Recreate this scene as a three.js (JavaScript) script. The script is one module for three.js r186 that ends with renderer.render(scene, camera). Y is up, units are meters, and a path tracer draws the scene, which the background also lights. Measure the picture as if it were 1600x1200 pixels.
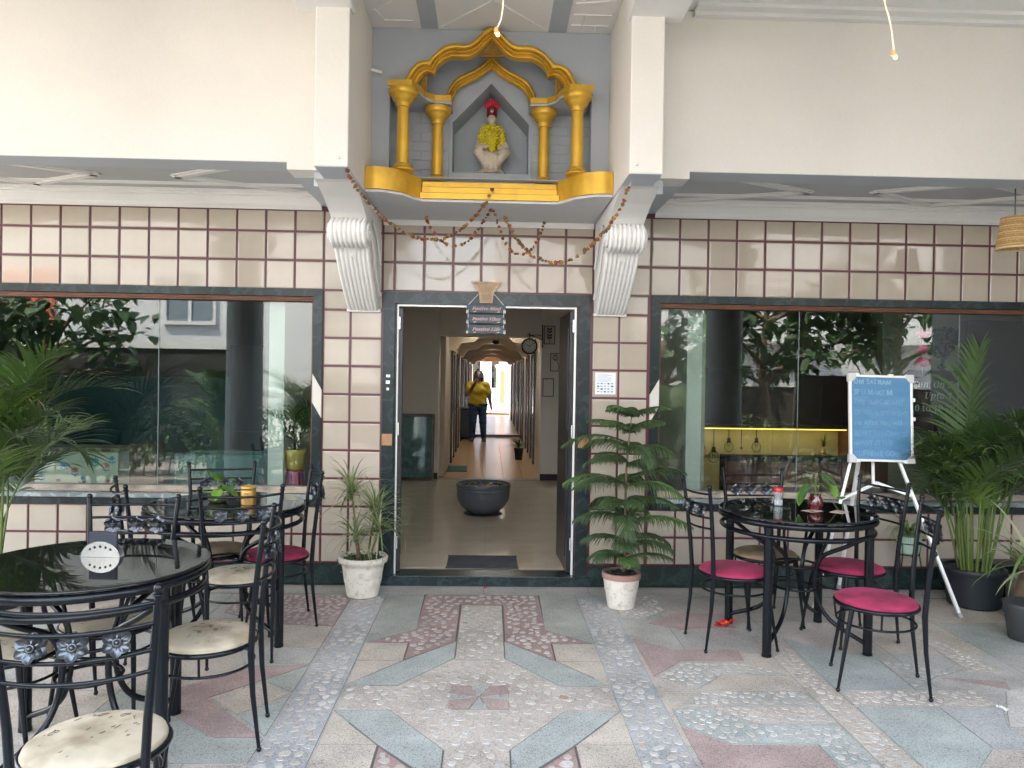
import * as THREE from 'three';
import { mergeGeometries, mergeVertices } from 'three/addons/utils/BufferGeometryUtils.js';
import { RoundedBoxGeometry } from 'three/addons/geometries/RoundedBoxGeometry.js';
import { MarchingCubes } from 'three/addons/objects/MarchingCubes.js';

// ---------- camera, sky, sun, exposure ----------
const scene = new THREE.Scene();
const RAD = Math.PI / 180;
const camera = new THREE.PerspectiveCamera(53.13, 4 / 3, 0.05, 600);
camera.position.set(0.0204, 1.62, 5.948);
camera.rotation.order = 'YXZ';
camera.rotation.set(-0.5507 * RAD, -1.6744 * RAD, 0.9157 * RAD);
const renderer = new THREE.WebGLRenderer({ antialias: true });
renderer.toneMapping = THREE.LinearToneMapping;
renderer.toneMappingExposure = 8.5;
renderer.shadowMap.enabled = true;
renderer.shadowMap.type = THREE.PCFSoftShadowMap;
const sunDir = new THREE.Vector3(-0.45, 1.0, -0.42).normalize();
{
  const w = 256, h = 128, d = new Float32Array(w * h * 4);            // bright hazy sky: pale blue overhead, whitish towards the horizon and round the sun
  for (let y = 0; y < h; y++) for (let x = 0; x < w; x++) {
    const lat = ((y + 0.5) / h - 0.5) * Math.PI, lon = ((x + 0.5) / w - 0.5) * Math.PI * 2, up = Math.max(0, Math.sin(lat));
    const v = new THREE.Vector3(Math.cos(lat) * Math.cos(lon), Math.sin(lat), Math.cos(lat) * Math.sin(lon)), c = Math.max(0, v.dot(sunDir)), k = Math.pow(up, 0.55), glow = 0.5 * Math.pow(c, 10);
    const o = (y * w + x) * 4; d[o] = 1.25 * (0.82 - 0.40 * k + glow); d[o + 1] = 1.25 * (0.83 - 0.29 * k + glow * 0.97); d[o + 2] = 1.25 * (0.85 - 0.13 * k + glow * 0.9); d[o + 3] = 1;
  }
  const t = new THREE.DataTexture(d, w, h, THREE.RGBAFormat, THREE.FloatType); t.mapping = THREE.EquirectangularReflectionMapping; t.magFilter = t.minFilter = THREE.LinearFilter; t.wrapS = THREE.RepeatWrapping; t.needsUpdate = true;
  scene.background = scene.environment = t;
}
const sun = new THREE.DirectionalLight(0xfff1dc, 4.5);
sun.position.copy(sunDir).multiplyScalar(60); sun.castShadow = true; sun.shadow.radius = 1;
Object.assign(sun.shadow.camera, { left: -30, right: 30, top: 30, bottom: -30, near: 1, far: 140 });
sun.shadow.mapSize.set(2048, 2048);
scene.add(sun, sun.target);

// ---------- helpers ----------
function rng(seed) { let s = seed >>> 0; return () => { s = (s + 0x6d2b79f5) >>> 0; let t = Math.imul(s ^ (s >>> 15), 1 | s); t = (t + Math.imul(t ^ (t >>> 7), 61 | t)) ^ t; return ((t ^ (t >>> 14)) >>> 0) / 4294967296; }; }
const V = (x, y, z) => new THREE.Vector3(x, y, z);
const lerp = (a, b, t) => a + (b - a) * t, clamp = (v, a = 0, b = 1) => Math.min(b, Math.max(a, v)), smooth = (a, b, x) => { const t = clamp((x - a) / (b - a)); return t * t * (3 - 2 * t); };
const used = {};
function numbered(name) { const n = used[name] = (used[name] ?? -1) + 1; return n ? `${name}_${String(n).padStart(3, '0')}` : name; }
function uvMetres(g) {
  const p = g.attributes.position, n = p.count, uv = new Float32Array(n * 2);
  const a = V(), b = V(), c = V(), e = V(), f = V();
  for (let i = 0; i < n; i += 3) {
    a.fromBufferAttribute(p, i); b.fromBufferAttribute(p, i + 1); c.fromBufferAttribute(p, i + 2);
    e.subVectors(b, a); f.subVectors(c, a); e.cross(f);
    const x = Math.abs(e.x), y = Math.abs(e.y), z = Math.abs(e.z);
    for (let k = 0; k < 3; k++) {
      const q = k === 0 ? a : k === 1 ? b : c;
      const [u, v] = y >= x && y >= z ? [q.x, q.z] : x >= z ? [q.z, q.y] : [q.x, q.y];
      uv[(i + k) * 2] = u; uv[(i + k) * 2 + 1] = v;
    }
  }
  g.setAttribute('uv', new THREE.BufferAttribute(uv, 2));
}
const hasMap = (m) => (Array.isArray(m) ? m.some(hasMap) : !!(m.map || m.bumpMap || m.roughnessMap || m.normalMap));
function merge(geos) {
  const list = (Array.isArray(geos) ? geos : [geos]).flat(9).map((g) => {
    let q = g.index ? g.toNonIndexed() : g.clone();
    for (const k of Object.keys(q.attributes)) if (!['position', 'normal'].includes(k)) q.deleteAttribute(k);
    q.morphAttributes = {}; q.clearGroups();
    return q;
  });
  return list.length === 1 ? list[0] : mergeGeometries(list);
}
function obj(name, geos, mat, parent = scene, keepUv = false) {
  let g = keepUv ? geos : merge(geos);
  if (!keepUv && hasMap(mat)) uvMetres(g);
  const m = new THREE.Mesh(g, mat); m.name = numbered(name); m.castShadow = m.receiveShadow = true;
  parent.add(m); return m;
}
function rawMesh(name, g, mat, parent) { const m = new THREE.Mesh(g, mat); m.name = numbered(name); m.castShadow = m.receiveShadow = true; parent.add(m); return m; }
function tag(o, label, category, group) { Object.assign(o.userData, { label, category }); if (group) o.userData.group = group; return o; }
function struct(o) { o.userData.kind = 'structure'; return o; }
function thing(name, label, category, pos = [0, 0, 0], turn = 0, group) {
  const o = new THREE.Group(); o.name = numbered(name); scene.add(o); o.position.set(...pos); o.rotation.y = turn;
  return tag(o, label, category, group);
}
function structGroup(name) { const o = new THREE.Group(); o.name = numbered(name); scene.add(o); return struct(o); }
function dup(root, pos, turn, label, group) {
  const r = root.clone(); r.name = numbered(root.name.replace(/_\d{3}$/, '')); r.userData = { ...root.userData }; scene.add(r);
  r.position.set(...pos); r.rotation.set(0, turn, 0); if (label) r.userData.label = label; if (group) r.userData.group = group; return r;
}
// geometry makers (all in metres)
const T = (g, x, y, z) => g.translate(x, y, z);
const box = (x0, x1, y0, y1, z0, z1) => T(new THREE.BoxGeometry(x1 - x0, y1 - y0, z1 - z0), (x0 + x1) / 2, (y0 + y1) / 2, (z0 + z1) / 2);
const rbox = (x0, x1, y0, y1, z0, z1, r = 0.006, s = 2) => T(new RoundedBoxGeometry(x1 - x0, y1 - y0, z1 - z0, s, Math.min(r, (x1 - x0) / 2.01, (y1 - y0) / 2.01, (z1 - z0) / 2.01)), (x0 + x1) / 2, (y0 + y1) / 2, (z0 + z1) / 2);
const ball = (x, y, z, r, w = 10, h = 8) => T(new THREE.SphereGeometry(r, w, h), x, y, z);
function rod(a, b, r0, r1 = r0, seg = 8) {
  const d = V().subVectors(b, a), g = new THREE.CylinderGeometry(r1, r0, d.length(), seg);
  g.applyQuaternion(new THREE.Quaternion().setFromUnitVectors(V(0, 1, 0), d.clone().normalize()));
  return T(g, (a.x + b.x) / 2, (a.y + b.y) / 2, (a.z + b.z) / 2);
}
const curve = (pts) => new THREE.CatmullRomCurve3(pts.map((p) => (p.isVector3 ? p : V(...p))));
const tube = (pts, r, n = 16, seg = 7, closed = false) => { const c = new THREE.CatmullRomCurve3(pts.map((p) => (p.isVector3 ? p : V(...p))), closed); return new THREE.TubeGeometry(c, n, r, seg, closed); };
function taper(pts, radii, seg = 6) {                          // tube whose radius follows the points
  const n = pts.length, pos = [], idx = [];
  let up = V(0, 1, 0);
  for (let i = 0; i < n; i++) {
    const t = V().subVectors(pts[Math.min(n - 1, i + 1)], pts[Math.max(0, i - 1)]).normalize();
    if (Math.abs(t.dot(up)) > 0.95) up = Math.abs(t.x) < 0.8 ? V(1, 0, 0) : V(0, 0, 1);
    const s = V().crossVectors(t, up).normalize(), u = V().crossVectors(s, t);
    for (let k = 0; k < seg; k++) { const a = k / seg * Math.PI * 2; const q = pts[i].clone().addScaledVector(s, Math.cos(a) * radii[i]).addScaledVector(u, Math.sin(a) * radii[i]); pos.push(q.x, q.y, q.z); }
  }
  for (let i = 0; i < n - 1; i++) for (let k = 0; k < seg; k++) { const a = i * seg + k, b = i * seg + (k + 1) % seg; idx.push(a, b, a + seg, b, b + seg, a + seg); }
  const g = new THREE.BufferGeometry(); g.setAttribute('position', new THREE.Float32BufferAttribute(pos, 3)); g.setIndex(idx); g.computeVertexNormals(); return g;
}
const lathe = (prof, seg = 32) => new THREE.LatheGeometry(prof.map(([r, y]) => new THREE.Vector2(r, y)), seg);
const torus = (R, r, y, seg = 40, ts = 8) => T(new THREE.TorusGeometry(R, r, ts, seg).rotateX(Math.PI / 2), 0, y, 0);
function shapeOf(pts, holes = []) { const s = new THREE.Shape(pts.map(([x, y]) => new THREE.Vector2(x, y))); for (const h of holes) s.holes.push(new THREE.Path(h.map(([x, y]) => new THREE.Vector2(x, y)))); return s; }
const prism = (pts, z0, z1, holes = []) => T(new THREE.ExtrudeGeometry(shapeOf(pts, holes), { depth: z1 - z0, bevelEnabled: false }), 0, 0, z0);       // outline in x,y
const plan = (pts, y0, y1, holes = []) => T(new THREE.ExtrudeGeometry(shapeOf(pts.map(([x, z]) => [x, -z]), holes), { depth: y1 - y0, bevelEnabled: false }).rotateX(-Math.PI / 2), 0, y0, 0);   // outline in x,z
function profileX(prof, x0, x1) {                               // outline in z,y drawn out along x
  const g = new THREE.ExtrudeGeometry(shapeOf(prof.map(([z, y]) => [-z, y])), { depth: x1 - x0, bevelEnabled: false });
  g.rotateY(Math.PI / 2); return T(g, x0, 0, 0);
}
function gridMesh(nu, nv, f) {                                  // smooth sheet from f(u,v)
  const pos = [], idx = [];
  for (let j = 0; j <= nv; j++) for (let i = 0; i <= nu; i++) { const p = f(i / nu, j / nv); pos.push(p.x, p.y, p.z); }
  for (let j = 0; j < nv; j++) for (let i = 0; i < nu; i++) { const a = j * (nu + 1) + i; idx.push(a, a + 1, a + nu + 1, a + 1, a + nu + 2, a + nu + 1); }
  const g = new THREE.BufferGeometry(); g.setAttribute('position', new THREE.Float32BufferAttribute(pos, 3)); g.setIndex(idx); g.computeVertexNormals(); return g;
}

// ---------- textures ----------
function hash(x, y, s) { let h = Math.imul(x, 374761393) ^ Math.imul(y, 668265263) ^ Math.imul(s, 2147483647 ^ 0x9e3779b9); h = Math.imul(h ^ (h >>> 13), 1274126177); return ((h ^ (h >>> 16)) >>> 0) / 4294967296; }
function vnoise(u, v, per, s) {                                  // value noise, tiling with period per
  const x = u * per, y = v * per, xi = Math.floor(x), yi = Math.floor(y), fx = x - xi, fy = y - yi, sx = fx * fx * (3 - 2 * fx), sy = fy * fy * (3 - 2 * fy);
  const m = (k) => ((k % per) + per) % per;
  const a = hash(m(xi), m(yi), s), b = hash(m(xi + 1), m(yi), s), c = hash(m(xi), m(yi + 1), s), d = hash(m(xi + 1), m(yi + 1), s);
  return lerp(lerp(a, b, sx), lerp(c, d, sx), sy);
}
const fbm = (u, v, per, oct, s) => { let t = 0, w = 0.5, n = 0; for (let i = 0; i < oct; i++) { t += w * vnoise(u, v, per << i, s + i); n += w; w *= 0.5; } return t / n; };
function tex(size, f, metres = 1, srgb = false) {
  const d = new Uint8Array(size * size * 4);
  for (let y = 0; y < size; y++) for (let x = 0; x < size; x++) {
    const c = f(x / size, y / size), o = (y * size + x) * 4;
    if (typeof c === 'number') d[o] = d[o + 1] = d[o + 2] = clamp(c) * 255; else { d[o] = clamp(c[0]) * 255; d[o + 1] = clamp(c[1]) * 255; d[o + 2] = clamp(c[2]) * 255; }
    d[o + 3] = 255;
  }
  const t = new THREE.DataTexture(d, size, size); t.wrapS = t.wrapT = THREE.RepeatWrapping; t.magFilter = THREE.LinearFilter; t.minFilter = THREE.LinearMipmapLinearFilter; t.generateMipmaps = true;
  if (srgb) t.colorSpace = THREE.SRGBColorSpace; t.repeat.set(1 / metres, 1 / metres); t.needsUpdate = true; return t;
}
const at = (t, m) => { const c = t.clone(); c.repeat.set(1 / m, 1 / m); c.needsUpdate = true; return c; };
const texSpeckle = tex(1024, (u, v) => { const k = vnoise(u, v, 256, 3), m = vnoise(u, v, 140, 9), b = fbm(u, v, 6, 4, 21); const b2 = fbm(u, v, 2, 3, 23); let c = 0.70 + 0.34 * (b - 0.5) + 0.34 * (b2 - 0.5); if (k > 0.74) c -= 0.38; else if (k < 0.2) c += 0.22; if (m > 0.82) c -= 0.22; return c; }, 0.8);
const texPlaster = tex(512, (u, v) => 0.9 + 0.20 * (fbm(u, v, 3, 5, 5) - 0.5) + 0.03 * (vnoise(u, v, 200, 8) - 0.5), 2.2);
const texMarble = tex(512, (u, v) => { const w = fbm(u, v, 4, 5, 31), r = Math.abs(fbm(u + 0.3 * w, v + 0.2 * w, 5, 5, 47) - 0.5); return 0.42 + 0.25 * w + 0.75 * Math.pow(clamp(1 - r * 9), 3); }, 0.7);
const texTile = tex(256, (u, v) => 0.9 + 0.14 * (fbm(u, v, 4, 4, 61) - 0.5), 0.5);
const texWood = tex(512, (u, v) => 0.62 + 0.5 * (fbm(u * 1, v, 5, 3, 71) - 0.5) + 0.35 * (vnoise(u, (v * 8) % 1, 6, 75) - 0.5) * 0.6 + 0.25 * (vnoise(u, v, 128, 77) - 0.5), 0.5);
const texDirt = tex(512, (u, v) => 0.78 + 0.6 * (fbm(u, v, 5, 6, 81) - 0.5), 0.9);
const texPot = tex(512, (u, v) => { const a = fbm(u, v, 6, 5, 91), s = fbm(u, v, 24, 3, 95); let c = 0.93 - 0.2 * clamp((a - 0.5) * 4) - 0.22 * clamp((s - 0.64) * 6); const k = (0.93 - c) * 0.35; return [c, c * (0.98 - k * 0.5), c * (0.94 - k)]; }, 0.35);
const texSeat = tex(512, (u, v) => { const a = fbm(u, v, 4, 5, 101), b = fbm(u, v, 9, 4, 107); const k = 0.95 - 0.5 * clamp((a - 0.46) * 2.6) - 0.3 * (b - 0.5), w = clamp((a - 0.46) * 2.6); return [k, k * (1 - 0.08 * w), k * (1 - 0.24 * w)]; }, 0.55);
const texVelvet = tex(512, (u, v) => 0.82 + 1.3 * (fbm(u, v, 4, 5, 111) - 0.5) + 0.1 * (vnoise(u, v, 180, 113) - 0.5), 0.45);
const texBark = tex(256, (u, v) => 0.6 + 0.8 * (fbm(u, (v * 3) % 1, 8, 4, 121) - 0.5), 0.2);
const bumpFine = tex(512, (u, v) => fbm(u, v, 40, 4, 131), 0.6);
const texLeaf = tex(256, (u, v) => 0.85 + 0.5 * (fbm(u, v, 6, 4, 141) - 0.5), 0.3);

// ---------- materials ----------
const mat = (r, g, b, o = {}) => { const m = new THREE.MeshStandardMaterial({ roughness: 0.6, metalness: 0, ...o }); m.color.setRGB(r, g, b); return m; };
const phys = (r, g, b, o = {}) => { const m = new THREE.MeshPhysicalMaterial({ roughness: 0.6, metalness: 0, ...o }); m.color.setRGB(r, g, b); return m; };
const leafMat = (r, g, b, tr = 0.3, o = {}) => phys(r, g, b, { roughness: 0.55, transmission: tr, thickness: 0, side: THREE.DoubleSide, ...o });
const M = {
  cream: mat(0.81, 0.775, 0.715, { roughness: 0.75, map: texPlaster, bumpMap: bumpFine, bumpScale: 0.0002 }),
  white: mat(0.8, 0.79, 0.77, { roughness: 0.7, map: texPlaster, bumpMap: bumpFine, bumpScale: 0.0003 }),
  greyPaint: mat(0.52, 0.56, 0.60, { roughness: 0.7, map: texPlaster }),
  soffitGrey: mat(0.50, 0.515, 0.53, { roughness: 0.7, map: texPlaster }),
  niche: mat(0.42, 0.46, 0.50, { roughness: 0.6, map: texPlaster }),
  joint: mat(0.10, 0.022, 0.036, { roughness: 0.35 }),
  marble: phys(0.028, 0.046, 0.049, { specularIntensity: 0.55, roughness: 0.24, map: texMarble }),
  marbleDark: mat(0.028, 0.055, 0.05, { roughness: 0.25, map: texMarble }),
  marbleWhite: mat(0.66, 0.64, 0.58, { roughness: 0.3, map: texTile }),
  wood: mat(0.20, 0.075, 0.035, { roughness: 0.5, map: texWood }),
  woodPale: mat(0.62, 0.45, 0.28, { roughness: 0.6, map: texWood }),
  gold: mat(0.80, 0.47, 0.05, { roughness: 0.4, metalness: 0.4, map: at(texDirt, 0.6) }),
  goldDark: mat(0.30, 0.17, 0.03, { roughness: 0.5, metalness: 0.45 }),
  iron: phys(0.004, 0.0055, 0.008, { roughness: 0.25, specularIntensity: 0.5, clearcoat: 0.08, clearcoatRoughness: 0.12 }),
  ironFlower: mat(0.10, 0.108, 0.118, { roughness: 0.3, metalness: 0.85, side: THREE.DoubleSide }),
  blackGlass: phys(0.006, 0.006, 0.006, { roughness: 0.02 }),
  chrome: mat(0.75, 0.75, 0.74, { roughness: 0.25, metalness: 0.9 }),
  alu: mat(0.82, 0.82, 0.8, { roughness: 0.4, metalness: 0.25 }),
  seatPink: phys(0.33, 0.024, 0.078, { roughness: 0.95, map: texVelvet, sheen: 0.35, sheenRoughness: 0.5, sheenColor: new THREE.Color(0.8, 0.25, 0.38) }),
  seatBeige: mat(0.44, 0.375, 0.275, { roughness: 0.85, map: texSeat }),
  seatBrown: mat(0.34, 0.25, 0.16, { roughness: 0.9, map: texSeat }),
  ink: mat(0.05, 0.04, 0.035, { roughness: 0.9 }),
  terracotta: mat(0.38, 0.215, 0.17, { roughness: 0.8, map: texDirt }),
  potWhite: mat(0.74, 0.70, 0.64, { roughness: 0.75, map: texPot }),
  potBlack: mat(0.014, 0.02, 0.026, { roughness: 0.45 }),
  soil: mat(0.06, 0.045, 0.03, { roughness: 1, map: texDirt }),
  glass: phys(0.8, 0.87, 0.86, { roughness: 0, transmission: 1, thickness: 0, ior: 1.58 }),
  black: mat(0.012, 0.013, 0.015, { roughness: 0.6 }),
  hallFloor: mat(0.62, 0.52, 0.39, { roughness: 0.08, map: texTile }),
  corridorFloor: phys(0.50, 0.29, 0.13, { specularIntensity: 0.45, roughness: 0.26, map: texTile }),
  hallWall: mat(0.74, 0.69, 0.62, { roughness: 0.7, map: texPlaster }),
  frond: leafMat(0.075, 0.155, 0.028, 0.38, { map: texLeaf }), frondDark: leafMat(0.045, 0.105, 0.022, 0.32, { map: texLeaf }), frondLight: leafMat(0.13, 0.23, 0.035, 0.3, { map: texLeaf }),
  dryLeaf: leafMat(0.42, 0.30, 0.16, 0.2), pine: mat(0.046, 0.085, 0.026, { roughness: 0.6, map: texLeaf }), pineLight: mat(0.075, 0.14, 0.035, { roughness: 0.6, map: texLeaf }),
  stalk: mat(0.11, 0.16, 0.035, { roughness: 0.5 }), bark: mat(0.25, 0.17, 0.11, { roughness: 0.9, map: texBark }),
};
// ---------- ground and floor ----------
const rnd = rng(7);
struct(obj('street_ground', plan([[-160, -160], [160, -160], [160, 160], [-160, 160]], -0.6, -0.22), mat(0.34, 0.31, 0.28, { roughness: 0.95, map: at(texSpeckle, 2.5) })));
const F = structGroup('porch_floor');
obj('floor_bed', box(-7, 7, -0.219, -0.0075, 0.0, 5.6), mat(0.16, 0.145, 0.13, { roughness: 0.9 }), F);
const stone = (r, g, b) => [mat(r, g, b, { roughness: 0.42, map: texSpeckle }), mat(r * 0.38, g * 0.38, b * 0.38, { roughness: 0.9 })];
const ST = { red: stone(0.54, 0.405, 0.375), green: stone(0.51, 0.52, 0.465), teal: stone(0.525, 0.55, 0.515), beige: stone(0.68, 0.59, 0.50), pale: stone(0.72, 0.66, 0.60), blue: stone(0.55, 0.543, 0.535), redP: stone(0.47, 0.325, 0.30), peb: stone(0.66, 0.58, 0.51), grey: stone(0.58, 0.55, 0.50) };
function slab(poly, key, top = 0, name = 'floor_slab') {
  const area = THREE.ShapeUtils.area(poly.map(([x, z]) => new THREE.Vector2(x, -z)));
  const g = new THREE.ExtrudeGeometry(shapeOf((area < 0 ? poly.slice().reverse() : poly).map(([x, z]) => [x, -z])), { depth: 0.0015, bevelEnabled: true, bevelThickness: 0.002, bevelSize: 0.0022, bevelOffset: -0.0024, bevelSegments: 1 });
  g.rotateX(-Math.PI / 2).translate(0, top - 0.0035, 0);
  const q = g.toNonIndexed ? (g.index ? g.toNonIndexed() : g) : g, groups = g.groups; uvMetres(q); q.groups = groups;
  // bevel belongs to the joint: caps are group 0, sides group 1
  return rawMesh(name, q, ST[key], F);
}
const inside = (x, z, p) => { let c = false; for (let i = 0, j = p.length - 1; i < p.length; j = i++) if ((p[i][1] > z) !== (p[j][1] > z) && x < (p[j][0] - p[i][0]) * (z - p[i][1]) / (p[j][1] - p[i][1]) + p[i][0]) c = !c; return c; };
const pebGeo = [0, 1, 2].map((k) => { const g = new THREE.CylinderGeometry(0.86, 1, 1, 9, 1, true); const t = new THREE.CircleGeometry(0.86, 9).rotateX(-Math.PI / 2).translate(0, 0.5, 0); const q = merge([g, t]); const r2 = rng(40 + k), p = q.attributes.position; const w = [...Array(12)].map(() => 0.82 + 0.3 * r2()); for (let i = 0; i < p.count; i++) { const a = Math.round((Math.atan2(p.getZ(i), p.getX(i)) + Math.PI) / (Math.PI * 2) * 9) % 9; if (Math.hypot(p.getX(i), p.getZ(i)) > 0.1) { p.setX(i, p.getX(i) * w[a]); p.setZ(i, p.getZ(i) * w[a]); } } uvMetres(q); return q; });
const pebMat = [[0.57, 0.52, 0.46], [0.53, 0.49, 0.45], [0.61, 0.57, 0.53], [0.52, 0.46, 0.41]].map((c) => mat(...c, { roughness: 0.42, map: texDirt }));
const pebbles = [];
function pebbled(poly, rad = 0.024, density = 1) {
  const xs = poly.map((p) => p[0]), zs = poly.map((p) => p[1]), x0 = Math.min(...xs), x1 = Math.max(...xs), z0 = Math.min(...zs), z1 = Math.max(...zs), mine = [];
  for (let k = 0; k < 2600 * density; k++) {
    const r = rad * (0.7 + 0.55 * rnd()), x = lerp(x0, x1, rnd()), z = lerp(z0, z1, rnd());
    let ok = true; for (let a = 0; a < 6 && ok; a++) ok = inside(x + Math.cos(a) * r * 1.15, z + Math.sin(a) * r * 1.15, poly);
    if (!ok || mine.some((q) => Math.hypot(q.x - x, q.z - z) < (q.r + r) * 1.0)) continue;
    const q = { x, z, r, a: rnd() * 6.28, s: 0.68 + 0.3 * rnd(), m: Math.floor(rnd() * 4), g: Math.floor(rnd() * 3) }; mine.push(q); pebbles.push(q);
  }
}
const S = (p) => p.map(([x, z]) => [-0.02 - x, z]);                            // mirror about the middle of the walk
// plain filler slabs, a little lower than the inlaid ones
for (let x = -4.88, c = 0; x < 4.9; x += 0.61, c++) for (let z = 0.27, r = 0; z < 4.6; z += 0.58, r++) {
  if (x > -0.9 && x < 0.6) continue;
  slab([[x, z], [x + 0.61, z], [x + 0.61, z + 0.58], [x, z + 0.58]], ['grey', 'peb', 'green', 'grey', 'beige'][(c * 3 + r * 2 + (r % 2)) % 5], -0.0035);
}
for (let x = -4.8; x < 4.8; x += 0.8) slab([[x, 0.035], [x + 0.8, 0.035], [x + 0.8, 0.262], [x, 0.262]], 'grey', -0.001);
// middle walk between the two pebbled bands
const rail = [[-0.945, 0.262], [-0.712, 0.262], [-0.712, 4.6], [-0.945, 4.6]];
slab(rail, 'blue'); pebbled([[-0.945, 0.35], [-0.712, 0.3], [-0.712, 3.7], [-0.945, 3.7]], 0.027, 2); slab(S(rail).map(([x, z]) => [x - 0.01, z]), 'blue'); pebbled(S([[-0.935, 0.55], [-0.702, 0.3], [-0.702, 3.7], [-0.935, 3.7]]), 0.027, 1.6);
const zc = 2.09, flip = (p) => p.map(([x, z]) => [x, 2 * zc - z]), both = (p) => [p, S(p)], all4 = (p) => [p, S(p), flip(p), S(flip(p))];
for (const p of both([[-0.702, 0.268], [-0.432, 0.268], [-0.42, 1.05], [-0.702, 1.30]])) slab(p, 'green');
const redU = [[-0.425, 0.268], [0.405, 0.268], [0.405, 1.05], [0.67, 1.297], [0.42, 1.297], [0.42, 1.578], [0.142, 1.268], [0.142, 0.52], [-0.162, 0.52], [-0.162, 1.268], [-0.44, 1.578], [-0.44, 1.297], [-0.69, 1.297], [-0.425, 1.05]];
slab(redU, 'redP'); pebbled(redU, 0.026, 2.5);
for (const p of all4([[-0.156, 1.27], [-0.156, 1.548], [-0.432, 1.936], [-0.70, 1.936], [-0.442, 1.592]])) slab(p, 'teal');
for (const p of all4([[-0.704, 1.306], [-0.446, 1.306], [-0.446, 1.59], [-0.704, 1.59]])) slab(p, 'beige');
for (const p of all4([[-0.704, 1.597], [-0.452, 1.597], [-0.704, 1.926]])) slab(p, 'beige');
const cross = [[-0.152, 0.528], [0.132, 0.528], [0.132, 1.545], [0.415, 1.942], [0.682, 1.942], [0.682, 2.238], [0.415, 2.238], [0.132, 2.635], [0.132, 3.66], [-0.152, 3.66], [-0.152, 2.635], [-0.435, 2.238], [-0.702, 2.238], [-0.702, 1.942], [-0.435, 1.942], [-0.152, 1.545]];
slab(cross, 'peb', -0.0012); pebbled([[-0.152, 0.528], [0.132, 0.528], [0.132, 1.545], [0.415, 1.942], [0.682, 1.942], [0.682, 2.238], [0.415, 2.238], [0.132, 2.635], [0.132, 3.5], [-0.152, 3.5], [-0.152, 2.635], [-0.435, 2.238], [-0.702, 2.238], [-0.702, 1.942], [-0.435, 1.942], [-0.152, 1.545]], 0.027, 2.2);
const sq = [-0.157, 0.143, 1.943, 2.231], sx = (sq[0] + sq[1]) / 2, sz = (sq[2] + sq[3]) / 2;
for (const a of [-1, 1]) for (const b of [-1, 1]) { const X = a < 0 ? sq[0] : sq[1], Z = b < 0 ? sq[2] : sq[3]; slab([[X, Z], [sx + a * 0.05, Z], [sx, sz], [X, sz + b * 0.035]], 'red', 0.0025); }
for (const b of [-1, 1]) { const Z = b < 0 ? sq[2] : sq[3], X = b < 0 ? sq[0] : sq[1]; slab([[sx - 0.048, Z], [sx + 0.048, Z], [sx, sz]], 'teal', 0.0025); slab([[X, sz - 0.033], [X, sz + 0.033], [sx, sz]], 'teal', 0.0025); }
for (const p of both([[-0.437, 2.604], [-0.26, 2.82], [-0.20, 3.0], [-0.437, 3.0]])) { slab(p, 'redP'); pebbled(p, 0.03); }
for (const p of both([[-0.704, 2.585], [-0.446, 2.585], [-0.446, 3.1], [-0.704, 3.1]])) slab(p, 'pale', -0.001);
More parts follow.
